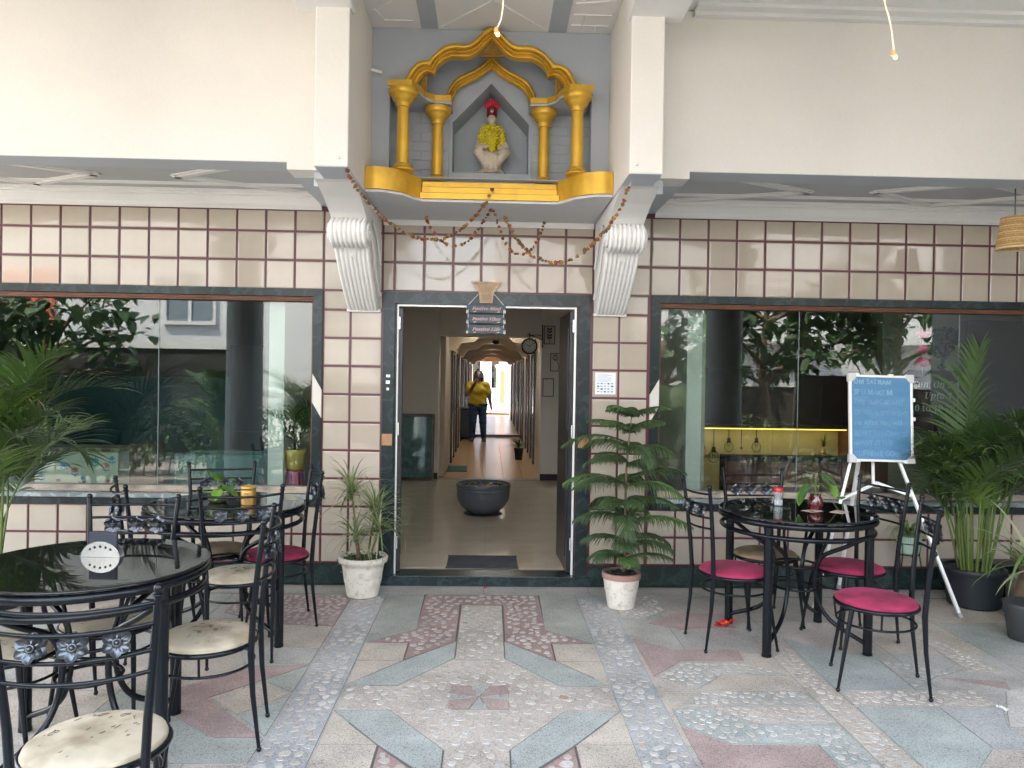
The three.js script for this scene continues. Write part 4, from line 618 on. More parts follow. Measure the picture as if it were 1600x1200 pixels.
function palmFrond(base, dir, len, elev, droop, leafLen, r, o = {}) {
  const n = 22, h = V(Math.cos(dir), 0, Math.sin(dir)), pts = [], tans = [], cur = base.clone(), stalk = o.stalk ?? 0.28;
  for (let i = 0; i <= n; i++) { const t = i / n, e = elev - droop * Math.pow(t, 1.7); pts.push(cur.clone()); const d = V(h.x * Math.cos(e), Math.sin(e), h.z * Math.cos(e)); tans.push(d); cur.addScaledVector(d, len / n); }
  const out = [taper(pts, pts.map((_, i) => lerp(o.r0 ?? 0.008, 0.0012, i / n)), 5)], leaves = [], N = o.pairs ?? 26;
  for (let k = 0; k < N; k++) for (const s of [-1, 1]) {
    const t = stalk + (1 - stalk) * (k + 0.35 * r()) / N, fi = t * n, i = Math.min(n - 1, Math.floor(fi)), P = pts[i].clone().lerp(pts[i + 1], fi - i), d = tans[i], sideV = V().crossVectors(d, V(0, 1, 0)).normalize(), up = V().crossVectors(sideV, d).normalize();
    const u = (k + 0.5) / N, L = leafLen * (0.45 + 0.75 * Math.sin(Math.PI * Math.pow(u, 0.75) * 0.92 + 0.12)) * (0.85 + 0.3 * r()), sweep = lerp(1.15, 0.35, Math.pow(u, 0.8)) + (r() - 0.5) * 0.2;
    const dirv = d.clone().multiplyScalar(Math.cos(sweep)).addScaledVector(sideV, s * Math.sin(sweep)).addScaledVector(up, 0.32 + 0.2 * (r() - 0.5)).normalize();
    const nn = 5, w = (o.width ?? 0.017) * (0.8 + 0.4 * r()), q = P.clone(), pos = [], idx = [], fall = (o.fall ?? 0.9) * (0.7 + 0.6 * r());
    const across0 = V().crossVectors(dirv, up).normalize();
    for (let j = 0; j <= nn; j++) { const v = j / nn, ww = 0.5 * w * (v < 0.15 ? 0.4 + v * 4 : 1 - Math.pow((v - 0.15) / 0.85, 1.8) * 0.97); pos.push(q.x + across0.x * ww, q.y + across0.y * ww, q.z + across0.z * ww, q.x - across0.x * ww, q.y - across0.y * ww, q.z - across0.z * ww); const dd = dirv.clone(); dd.y -= fall * v * v; dd.normalize(); q.addScaledVector(dd, L / nn); }
    for (let j = 0; j < nn; j++) { const a = j * 2; idx.push(a, a + 1, a + 2, a + 1, a + 3, a + 2); }
    const g = new THREE.BufferGeometry(); g.setAttribute('position', new THREE.Float32BufferAttribute(pos, 3)); g.setIndex(idx); g.computeVertexNormals(); leaves.push(g);
  }
  return [...out, ...leaves];
}
function potShape(prof, name, m, parent) { return obj(name, lathe(prof, 40), m, parent); }
// areca palm in the black pot, right
{
  const r = rng(21), t = thing('areca_palm', 'tall areca palm in a big black plastic pot right of the easel', 'palm', [3.60, 0, 0.42]);
  potShape([[0, 0.0], [0.168, 0.0], [0.175, 0.01], [0.196, 0.235], [0.21, 0.24], [0.213, 0.275], [0.2, 0.28], [0.192, 0.26], [0, 0.255]], 'pot', M.potBlack, t); obj('soil', lathe([[0, 0.262], [0.185, 0.258]], 24), M.soil, t);
  const stems = [];
  for (let k = 0; k < 22; k++) { const a = r() * 6.28, d = 0.11 * Math.sqrt(r()), hgt = 0.38 + 0.35 * r(), lean = 0.10 + 0.16 * r(), b = V(Math.cos(a) * d, 0.25, Math.sin(a) * d), e = V(Math.cos(a) * (d + lean * 0.45), 0.25 + hgt, Math.sin(a) * (d + lean * 0.45)); stems.push([b, e, a]); obj('stem', taper([b, b.clone().lerp(e, 0.5).add(V(0, 0.02, 0)), e], [0.0095, 0.0075, 0.0055], 7), M.stalk, t); }
  stems.forEach(([b, e, a], k) => { for (let j = 0; j < 2; j++) { const up = k < 4 && j === 0; const dirF = a + (r() - 0.5) * 2.6, cut = Math.cos(dirF) < -0.2 ? 0.62 : 1; obj('frond', palmFrond(e.clone().add(V(0, -0.1 * r(), 0)), dirF, cut * (up ? 0.85 : 0.5 + 0.4 * r()), up ? 1.45 : 1.0 + 0.45 * r(), up ? 0.45 : 1.1 + 0.9 * r(), 0.22 + 0.06 * r(), r, { width: 0.017 }), [M.frond, M.frondDark, M.frond, M.frondLight][Math.floor(r() * 4)], t); } });
  obj('frond', palmFrond(V(-0.13, 0.95, 0.05), 1.45, 0.92, 1.52, 0.28, 0.30, r, { pairs: 30, width: 0.021, fall: 0.8, stalk: 0.12 }), M.frond, t);
  for (const [x, a] of [[0.1, 0.4], [0.12, -0.4], [0.05, 1.2], [0.1, 2.2], [-0.05, 2.8]]) obj('frond', palmFrond(V(x, 0.78, 0.04), a, 0.75, 1.25, 1.7, 0.27, r, { width: 0.018 }), M.frondLight, t);
}
// areca palm at the left edge
let leftPalm;
{
  const r = rng(22), t = thing('areca_palm', 'large areca palm spreading over the left window at the left edge', 'palm', [-3.32, 0, 0.62]);
  potShape([[0, 0], [0.16, 0], [0.2, 0.28], [0.215, 0.28], [0.215, 0.31], [0.2, 0.31], [0.19, 0.28], [0, 0.27]], 'pot', M.potBlack, t);
  for (let k = 0; k < 10; k++) {
    const a = r() * 6.28, d = 0.08 * r(), b = V(Math.cos(a) * d, 0.27, Math.sin(a) * d), hgt = 0.25 + 0.5 * r(), e = V(Math.cos(a) * (d + 0.09), 0.27 + hgt, Math.sin(a) * (d + 0.09));
    obj('stem', taper([b, e], [0.012, 0.007], 7), M.stalk, t);
    for (let j = 0; j < 2; j++) obj('frond', palmFrond(e.clone(), a + (r() - 0.5) * 2.8, 0.65 + 0.45 * r(), 1.0 + 0.4 * r(), 1.2 + 0.8 * r(), 0.27 + 0.06 * r(), r, { width: 0.021 }), [M.frond, M.frondLight, M.frondDark][Math.floor(r() * 3)], t);
  }
  for (const [dir, len, el, dr, m] of [[0.15, 1.02, 1.42, 0.75, M.frondLight], [-0.1, 1.15, 1.35, 1.75, M.frond], [0.5, 0.95, 1.2, 1.7, M.frond], [0.3, 0.9, 1.0, 2.0, M.frondDark], [2.2, 0.9, 1.3, 1.0, M.frond], [1.2, 0.9, 1.3, 1.3, M.frondLight]]) obj('frond', palmFrond(V(0.05, 0.80, 0.05), dir, len, el, dr, 0.33, r, { width: 0.022, pairs: 24, stalk: 0.2 }), m, t);
  leftPalm = t; for (const [a, b] of [[0.1, 1.15], [0.4, 1.3]]) obj('dry_leaf', ribbonLeaf(V(0.16, 1.42, 0.1), a, 0.36, 0.016, 0.3, 2.2 * b, { n: 8 }), M.dryLeaf, t);
}
for (const [x, z, a, lab] of [[-4.3, 6.4, 1.9, 'areca palm at the street edge reflected in the middle of the left window'], [-3.0, 6.9, 3.1, 'areca palm at the street edge reflected at the right end of the left window'], [3.1, 6.6, 0.6, 'areca palm at the street edge reflected at the left end of the right window']]) dup(leftPalm, [x, -0.1, z], a, lab);
// araucaria in the white pot
{
  const r = rng(23), t = thing('norfolk_pine', 'layered Norfolk pine in a white pot right of the doorway', 'pine', [0.975, 0, 0.545]);
  potShape([[0, 0], [0.088, 0.0], [0.095, 0.008], [0.112, 0.12], [0.117, 0.125], [0.127, 0.205], [0.133, 0.208], [0.136, 0.245], [0.12, 0.25], [0.114, 0.235], [0, 0.23]], 'pot', M.potWhite, t);
  obj('pot_rim', lathe([[0.1365, 0.212], [0.1385, 0.24], [0.136, 0.252], [0.119, 0.2525], [0.114, 0.24]], 36), M.terracotta, t); obj('soil', lathe([[0, 0.243], [0.117, 0.238]], 20), M.soil, t);
  const peb = []; for (let k = 0; k < 26; k++) { const a = r() * 6.28, d = 0.1 * Math.sqrt(r()); peb.push(ball(0, 0, 0, 0.009 + 0.006 * r(), 6, 5).scale(1.2, 0.7, 1).translate(Math.cos(a) * d, 0.248, Math.sin(a) * d)); } obj('pot_stone', peb, M.marble, t).userData.kind = 'stuff';
  const trunkAt = (y) => V(lerp(0.0, 0.035, y) + 0.012 * Math.sin(y * 5), y, 0.0); obj('trunk', taper([0.2, 0.45, 0.7, 0.95, 1.2, 1.36].map(trunkAt), [0.0125, 0.011, 0.0095, 0.008, 0.006, 0.003], 8), M.bark, t);
  const whorls = [[0.36, 0.34, 5], [0.47, 0.44, 5], [0.61, 0.50, 5], [0.74, 0.38, 5], [0.88, 0.50, 5], [1.01, 0.36, 5], [1.14, 0.44, 5], [1.25, 0.30, 5], [1.38, 0.26, 6]];
  whorls.forEach(([y0, L, n], w) => {
    for (let k = 0; k < n; k++) {
      const y = y0 + (w < 8 ? (r() - 0.5) * 0.05 : 0), a = k / n * 6.28 + w * 0.9 + (r() - 0.5) * 0.9, len = L * (0.68 + 0.5 * r()), top = w > 6, el = top ? 0.62 : 0.42, dr = top ? 0.9 : 0.75 + 0.7 * r(), N = 16, pts = [], tn = [], cur = trunkAt(y).clone(); if (top && w === 8) cur.y -= 0.03;
      for (let i = 0; i <= N; i++) { const tt = i / N, e = el - dr * Math.pow(tt, 1.2), d = V(Math.cos(a) * Math.cos(e), Math.sin(e), Math.sin(a) * Math.cos(e)); pts.push(cur.clone()); tn.push(d); cur.addScaledVector(d, len / N); }
      const g = [taper(pts, pts.map((_, i) => lerp(0.0055, 0.0035, i / N)), 5)];
      for (let i = 1; i <= N; i++) for (const s of [-1, 1]) for (let h = 0; h < 3; h++) {
        const tt = (i - 0.333 * h) / N, P = pts[i].clone().lerp(pts[i - 1], 0.333 * h), d = tn[i], sd = V().crossVectors(d, V(0, 1, 0)).normalize(), l2 = 0.40 * L * Math.pow(Math.sin(Math.PI * clamp(0.16 + 0.80 * tt)), 0.8) * (0.7 + 0.6 * r()) * 0.8;
        const q = [P.clone()], c = P.clone(), sweep = 0.95 - 0.45 * tt; for (let j = 1; j <= 4; j++) { const v = j / 4, dd = d.clone().multiplyScalar(Math.cos(sweep)).addScaledVector(sd, s * Math.sin(sweep)).add(V(0, 0.22 - 1.9 * v * v, 0)).normalize(); c.addScaledVector(dd, l2 / 4); q.push(c.clone()); }
        g.push(taper(q, [0.0022, 0.0030, 0.0030, 0.0025, 0.0009], 4));
      }
      obj('branch', g, r() < 0.3 ? M.pineLight : M.pine, t);
    }
  });
}
// dracaena in the white pot
const varieg = leafMat(0.15, 0.22, 0.075, 0.2), variegPale = leafMat(0.34, 0.37, 0.20, 0.2);
{
  const r = rng(24), t = thing('dracaena', 'spiky striped dracaena in a large white pot left of the doorway', 'plant', [-0.885, 0, 0.305]);
  potShape([[0, 0], [0.108, 0], [0.115, 0.01], [0.132, 0.105], [0.135, 0.108], [0.15, 0.215], [0.152, 0.218], [0.158, 0.25], [0.176, 0.252], [0.181, 0.285], [0.172, 0.295], [0.155, 0.29], [0.148, 0.265], [0, 0.262]], 'pot', M.potWhite, t); obj('soil', lathe([[0, 0.272], [0.15, 0.268]], 24), M.soil, t);
  for (const [x, z, y, lean, n, L] of [[-0.02, 0.02, 0.74, -0.07, 66, 0.37], [0.03, -0.02, 0.60, 0.05, 58, 0.38], [0.05, 0.03, 0.48, 0.07, 56, 0.38], [-0.03, 0.05, 0.44, -0.02, 34, 0.33]]) {
    const c = V(x + lean, y, z); obj('stem', taper([V(x, 0.26, z), V(x + lean * 0.4, (y + 0.26) / 2, z), c], [0.0085, 0.0075, 0.006], 7), M.bark, t);
    for (let k = 0; k < n; k++) { const el = lerp(-0.3, 1.45, Math.pow(r(), 0.8)); obj('leaf', ribbonLeaf(c.clone().add(V(0, (r() - 0.6) * 0.08, 0)), r() * 6.28, L * (0.7 + 0.5 * r()), 0.0145, el, 1.0 + 0.9 * r(), { n: 6, base: 1, fold: 0.3 }), r() < 0.45 ? variegPale : varieg, t); }
  }
  const cover = []; for (let k = 0; k < 240; k++) { const a = r() * 6.28, d = 0.16 * Math.sqrt(r()), left = a > 2.2 && a < 4.2; cover.push(leafGeo(0.016, 0.014, 0.2, 2).rotateX(r() * 2 - 1).rotateY(r() * 6.28).translate(Math.cos(a) * (d + (left && r() < 0.3 ? 0.03 : 0)), 0.28 + 0.035 * r() - (left && d > 0.13 ? 0.1 * r() : 0), Math.sin(a) * d)); } obj('ground_cover', cover, M.frond, t).userData.kind = 'stuff';
}
// spider plant on a wire stand behind the easel
{
  const r = rng(25), t = thing('spider_plant', 'spider plant in a pale green pot on a thin wire stand behind the easel', 'plant', [3.19, 0, 0.27]);
  potShape([[0, 0.335], [0.06, 0.335], [0.075, 0.35], [0.088, 0.46], [0.093, 0.465], [0.092, 0.475], [0.08, 0.47], [0, 0.46]], 'pot', mat(0.30, 0.42, 0.33, { roughness: 0.4 }), t);
  obj('wire_stand', [torus(0.085, 0.004, 0.42, 24, 5), torus(0.075, 0.004, 0.335, 24, 5), ...[0, 1, 2].map((k) => { const a = k * 2.094 + 0.5; return tube([[Math.cos(a) * 0.085, 0.42, Math.sin(a) * 0.085], [Math.cos(a) * 0.075, 0.335, Math.sin(a) * 0.075], [Math.cos(a) * 0.14, 0.0, Math.sin(a) * 0.14]], 0.004, 10, 5); })], M.iron, t);
  for (let k = 0; k < 60; k++) obj('leaf', ribbonLeaf(V(0, 0.46, 0), r() * 6.28, 0.2 + 0.18 * r(), 0.012, 0.5 + 0.9 * r(), 1.8 + r(), { n: 6, base: 1 }), r() < 0.3 ? variegPale : M.frond, t);
}
// pale striped plant and pots at the right edge
{
  const r = rng(26), t = thing('striped_plant', 'pale striped strap-leaved plant entering from the right edge', 'plant', [3.47, 0, 1.16]);
  potShape([[0, 0], [0.1, 0], [0.13, 0.2], [0.14, 0.23], [0.12, 0.23], [0, 0.22]], 'pot', mat(0.045, 0.05, 0.055, { roughness: 0.6 }), t); obj('stem', taper([V(0, 0.2, 0), V(0.0, 0.5, 0)], [0.015, 0.012], 7), M.bark, t);
  for (let k = 0; k < 34; k++) obj('leaf', ribbonLeaf(V(0, 0.42 + 0.14 * r(), 0), r() * 6.28, 0.36 + 0.2 * r(), 0.026, -0.1 + 1.1 * r(), 0.5 + 0.8 * r(), { n: 6, base: 1, fold: 0.2 }), r() < 0.6 ? variegPale : varieg, t);
  const u = thing('clay_urn', 'large rounded brown clay urn at the right edge', 'urn', [3.83, 0, 0.86]); obj('body', lathe([[0, 0], [0.1, 0], [0.17, 0.08], [0.2, 0.18], [0.17, 0.29], [0.12, 0.33], [0.14, 0.36], [0.12, 0.365], [0, 0.34]], 36), mat(0.26, 0.18, 0.11, { roughness: 0.7, map: texDirt }), u); obj('rim', torus(0.132, 0.012, 0.36, 36, 8), mat(0.26, 0.18, 0.11, { roughness: 0.7 }), u);
  const b = thing('brown_planter', 'low brown clay planter on a block beside the big palm pot', 'planter', [4.02, 0, 0.5]); obj('bowl', lathe([[0, 0.22], [0.1, 0.22], [0.17, 0.36], [0.18, 0.38], [0.16, 0.38], [0, 0.36]], 30), M.terracotta, b); obj('block', rbox(-0.16, 0.16, 0, 0.22, -0.12, 0.12, 0.01), mat(0.5, 0.45, 0.4, { map: texDirt }), b);
  const d = thing('dark_planter', 'long black planter trough behind the big palm pot', 'planter', [3.86, 0, 0.2]); obj('trough', [rbox(-0.35, 0.35, 0.1, 0.24, -0.1, 0.1, 0.015), rbox(-0.3, 0.3, 0.0, 0.1, -0.08, 0.08, 0.01)], M.potBlack, d); obj('rim', rbox(-0.36, 0.36, 0.24, 0.262, -0.11, 0.11, 0.008), M.potBlack, d);
}
const PTS = {
  g1: [[-0.825, 2.804, 1.5], [-0.793, 2.733, 1.45], [-0.668, 2.594, 1.3], [-0.531, 2.509, 1.15], [-0.392, 2.491, 1.0], [-0.267, 2.529, 0.9], [-0.125, 2.656, 0.8], [-0.02, 2.805, 0.72], [0.03, 2.909, 0.69]],
  g2: [[-0.467, 2.771, 0.4], [-0.386, 2.636, 0.42], [-0.283, 2.548, 0.44], [-0.191, 2.557, 0.45], [-0.074, 2.672, 0.46], [0.015, 2.819, 0.48]],
  g3: [[0.019, 2.81, 0.48], [0.071, 2.68, 0.48], [0.11, 2.576, 0.48], [0.193, 2.496, 0.48], [0.284, 2.509, 0.47], [0.357, 2.614, 0.45], [0.398, 2.758, 0.42]],
  g4: [[0.102, 2.763, 0.5], [0.16, 2.628, 0.6], [0.28, 2.455, 0.75], [0.408, 2.375, 0.9], [0.531, 2.376, 1.05], [0.641, 2.446, 1.2], [0.739, 2.559, 1.32], [0.797, 2.676, 1.42], [0.827, 2.763, 1.48]],
  b1: V(0.026, 2.795, 3.3), b1t: V(0.048, 2.955, 3.3), b2: V(1.411, 2.757, 3.3), b2t: V(1.364, 2.996, 3.3),
};
// ---------- easel ----------
function canvasTex(w, h, draw) { const c = document.createElement('canvas'); c.width = w; c.height = h; const x = c.getContext('2d'); draw(x, w, h); const t = new THREE.CanvasTexture(c); t.colorSpace = THREE.SRGBColorSpace; return t; }
{
  const t = thing('easel', 'white metal easel holding a blue chalk board with handwriting', 'easel');
  const bd = new THREE.Group(); bd.name = 'board'; t.add(bd); bd.position.set(2.865, 1.045, 0.47); bd.rotation.set(-0.09, 0.02, -0.012);
  const w = 0.474, h = 0.63;
  const board = canvasTex(1024, 1360, (x, W, H) => {
    x.fillStyle = '#4a7da6'; x.fillRect(0, 0, W, H); const r = rng(77);
    for (let k = 0; k < 900; k++) { x.globalAlpha = 0.03; x.fillStyle = r() < 0.5 ? '#9cc0da' : '#3a6a94'; const a = r() * W, b = r() * H; x.beginPath(); x.ellipse(a, b, 30 + 160 * r(), 6 + 30 * r(), (r() - 0.5) * 0.6, 0, 6.3); x.fill(); }
    const lines = ['OM SAI RAM', 'IF U MAKE M', 'THE IMPORTANT', 'OF YOUR THOUGHT', 'no ARM You will', 'WHAT TOMORROW', 'WANT IS THE', 'SUPREME GOD'], al = [0.62, 0.55, 0.3, 0.28, 0.38, 0.34, 0.26, 0.42];
    lines.forEach((s, i) => { x.save(); x.translate(50, 120 + i * 168); x.rotate(0.012 * (i % 2 ? 1 : -1)); x.globalAlpha = al[i]; x.strokeStyle = x.fillStyle = '#cfe2ee'; x.font = '104px sans-serif'; const m = x.measureText(s).width, fit = Math.min(1.1, 920 / m); x.scale(fit, 1); x.lineWidth = 5; let cx = 0; for (const ch of s) { x.save(); x.globalAlpha = al[i] * (0.32 + 0.5 * r()); x.translate(cx, (r() - 0.5) * 14); x.rotate((r() - 0.5) * 0.14); x.scale(0.9 + 0.2 * r(), 0.85 + 0.3 * r()); x.strokeText(ch, 0, 0); x.restore(); cx += x.measureText(ch).width; } x.restore(); });
  });
  const bm = new THREE.MeshStandardMaterial({ map: board, roughness: 0.45 }); const g = new THREE.PlaneGeometry(w - 0.03, h - 0.03).translate(0, h / 2, 0.0085);
  const back = obj('board_panel', rbox(-w / 2 + 0.004, w / 2 - 0.004, 0.004, h - 0.004, -0.008, 0.008, 0.002), M.alu, bd); rawMesh('writing_surface', g, bm, bd);
  for (const [a, b, c, d] of [[-w / 2, w / 2, 0, 0.018], [-w / 2, w / 2, h - 0.018, h], [-w / 2, -w / 2 + 0.018, 0.018, h - 0.018], [w / 2 - 0.018, w / 2, 0.018, h - 0.018]]) obj('board_frame', rbox(a, b, c, d, -0.012, 0.016, 0.004), M.alu, bd);
  for (const sx of [-1, 1]) for (const sy of [0, 1]) obj('corner_cap', T(new THREE.ExtrudeGeometry(shapeOf([[-0.026, -0.026], [0.026, -0.026], [0.026, -0.002], [-0.002, 0.026], [-0.026, 0.026]]), { depth: 0.028, bevelEnabled: true, bevelSize: 0.004, bevelThickness: 0.003, bevelSegments: 2 }).rotateZ(sx < 0 ? (sy ? -Math.PI / 2 : 0) : (sy ? Math.PI : Math.PI / 2)), sx * (w / 2 - 0.022), sy ? h - 0.022 : 0.022, -0.011), mat(0.6, 0.6, 0.6, { roughness: 0.5 }), bd);
  for (const [x, y] of [[-w / 2 + 0.055, 0.004], [w / 2 - 0.055, 0.004], [-w / 2 + 0.06, h - 0.004], [w / 2 - 0.16, h - 0.004], [w / 2, h * 0.72], [w / 2, h * 0.5]]) obj('clip', [rbox(x - 0.016, x + 0.016, y - 0.014, y + 0.014, -0.016, 0.02, 0.006)], M.alu, bd);
  const leg = (a, b, s = 0.026) => { const d = V().subVectors(b, a), L = d.length(), g2 = merge(rbox(-s / 2, s / 2, 0, L, -s / 2.6, s / 2.6, 0.003)); g2.applyQuaternion(new THREE.Quaternion().setFromUnitVectors(V(0, 1, 0), d.normalize())); return g2.translate(a.x, a.y, a.z); };
  const L0 = V(2.665, 1.06, 0.43), R0 = V(3.015, 1.055, 0.43), B0 = V(2.79, 1.30, 0.36), L1 = V(2.30, 0.0, 0.66), R1 = V(3.307, 0.0, 0.74), B1 = V(2.775, 0.0, 0.03);
  for (const [a, b] of [[L0, L1], [R0, R1], [B0, B1]]) { const l = obj('leg', leg(a, b), M.alu, t); obj('rubber_tip', leg(b.clone().lerp(a, 0.03), b.clone().setY(0.0005), 0.03), mat(0.35, 0.35, 0.35), l); const holes = []; for (let k = 1; k < 9; k++) { const p = a.clone().lerp(b, k / 10); holes.push(ball(p.x, p.y, p.z + 0.0095, 0.0035, 6, 5)); } obj('hole', holes, M.black, l); }
  const p1 = L0.clone().lerp(L1, 0.27), p2 = R0.clone().lerp(R1, 0.24), pm = V(2.86, 0.885, 0.42);
  obj('brace', leg(p1, pm, 0.022), M.alu, t); obj('brace', leg(p2, pm, 0.022), M.alu, t); obj('hinge_knob', rod(V(pm.x, pm.y, pm.z - 0.02), V(pm.x, pm.y, pm.z + 0.025), 0.013), M.alu, t); obj('upright', leg(V(2.84, 0.88, 0.41), V(2.84, 1.6, 0.36), 0.02), M.alu, t);
}
// ---------- things on the tables ----------
const TY = 0.8128;
function heartLeaf(L) { return gridMesh(6, 6, (u, v) => { const s = (u - 0.5) * 2, w = L * 0.42 * Math.pow(Math.sin(Math.PI * Math.pow(clamp(v * 0.96 + 0.04), 0.62)), 0.8), back = v < 0.2 ? -0.10 * L * Math.abs(s) * (1 - v / 0.2) : 0; return V(s * w, Math.abs(s) * w * 0.22 - 0.22 * L * v * v, v * L + back); }); }
const pothosA = leafMat(0.13, 0.30, 0.02, 0.3), pothosB = leafMat(0.05, 0.15, 0.02, 0.25);
function pothos(t, y, list, seed) { const r = rng(seed); for (const [x, dy, z, dir, L, pitch] of list) { const tip = V(x, y + dy, z); obj('stem', tube([[0, y - 0.01, 0], [x * 0.35, y + dy * 0.7 + 0.03, z * 0.4], tip], 0.0022, 12, 5), M.stalk, t); obj('leaf', heartLeaf(L * 1.18).rotateX(pitch).rotateY(dir).translate(tip.x, tip.y, tip.z), r() < 0.6 ? pothosA : pothosB, t); } }
{
  const t = thing('pothos_vase', 'trailing pothos in a small dark red glazed vase on the right table', 'plant', [2.085, TY + 0.0018, 1.17]);
  obj('vase', lathe([[0, 0], [0.03, 0], [0.044, 0.018], [0.049, 0.042], [0.044, 0.066], [0.034, 0.082], [0.033, 0.092], [0.037, 0.095], [0.031, 0.095], [0.028, 0.08], [0, 0.075]], 36), phys(0.09, 0.008, 0.010, { roughness: 0.12, clearcoat: 1, clearcoatRoughness: 0.05 }), t);
  pothos(t, 0.09, [[-0.02, 0.14, 0.01, -0.6, 0.085, -0.2], [0.02, 0.13, 0.02, 0.9, 0.10, 0.35], [0.045, 0.10, 0.0, 1.1, 0.09, 0.7], [-0.05, 0.06, 0.03, -1.5, 0.11, 0.75], [-0.08, 0.02, 0.02, -1.2, 0.08, 0.9], [0.095, 0.055, 0.02, 0.3, 0.065, 0.9], [0.14, -0.02, 0.04, 2.2, 0.05, -0.4], [0.05, 0.07, -0.04, 2.0, 0.08, 0.3], [-0.03, 0.1, -0.04, -2.4, 0.08, 0.2]], 5);
  obj('vine', [tube([[0.02, 0.09, 0], [0.08, 0.08, 0.01], [0.12, 0.02, 0.03], [0.14, -0.005, 0.05], [0.155, 0.015, 0.05], [0.15, 0.04, 0.04]], 0.002, 20, 5), tube([[-0.02, 0.09, 0], [-0.05, 0.16, 0.02], [-0.075, 0.14, 0.03], [-0.06, 0.09, 0.05]], 0.002, 16, 5)], M.stalk, t);
  const s = thing('salt_shaker', 'clear salt shaker with a red cap on the right table', 'shaker', [1.903, TY, 1.03]);
  obj('bottle', lathe([[0, 0], [0.0255, 0], [0.028, 0.005], [0.028, 0.075], [0.025, 0.09], [0.0235, 0.09], [0.0, 0.088]], 28), phys(0.75, 0.78, 0.78, { roughness: 0.12, transmission: 0.75, thickness: 0, ior: 1.4 }), s); obj('salt', lathe([[0, 0.003], [0.0262, 0.003], [0.0262, 0.034], [0, 0.036]], 24), mat(0.85, 0.85, 0.84, { roughness: 1 }), s); obj('cap', lathe([[0, 0.089], [0.0275, 0.089], [0.0285, 0.093], [0.0275, 0.113], [0.02, 0.117], [0, 0.118]], 28), mat(0.62, 0.012, 0.03, { roughness: 0.4 }), s);
  for (const [x, z, a, lab] of [[2.045, 1.225, 0.5, 'folded patterned paper slip under the red vase'], [2.20, 1.255, 0.75, 'folded patterned paper slip right of the red vase']]) { const p = thing('paper_slip', lab, 'paper', [x, TY + 0.0003, z], a, 'patterned paper slips on the right table'); const fl = [mat(0.55, 0.34, 0.30), mat(0.62, 0.45, 0.40)]; obj('sheet', prismFlat([[-0.055, -0.04], [0.055, -0.04], [0.055, 0.04], [-0.055, 0.04]], 0.001), fl[1], p); const rr = rng(x * 1000 | 0); for (let k = 0; k < 14; k++) { const q = obj('printed_patch', prismFlat([[-0.012, -0.006], [0.008, -0.01], [0.012, 0.006], [-0.006, 0.009]], 0.0004), mat(0.35 + 0.3 * rr(), 0.16 + 0.25 * rr(), 0.15 + 0.2 * rr()), p); q.position.set((rr() - 0.5) * 0.085, 0.001, (rr() - 0.5) * 0.06); q.rotation.y = rr() * 3; } }
}
function prismFlat(p, h) { return plan(p, 0, h); }
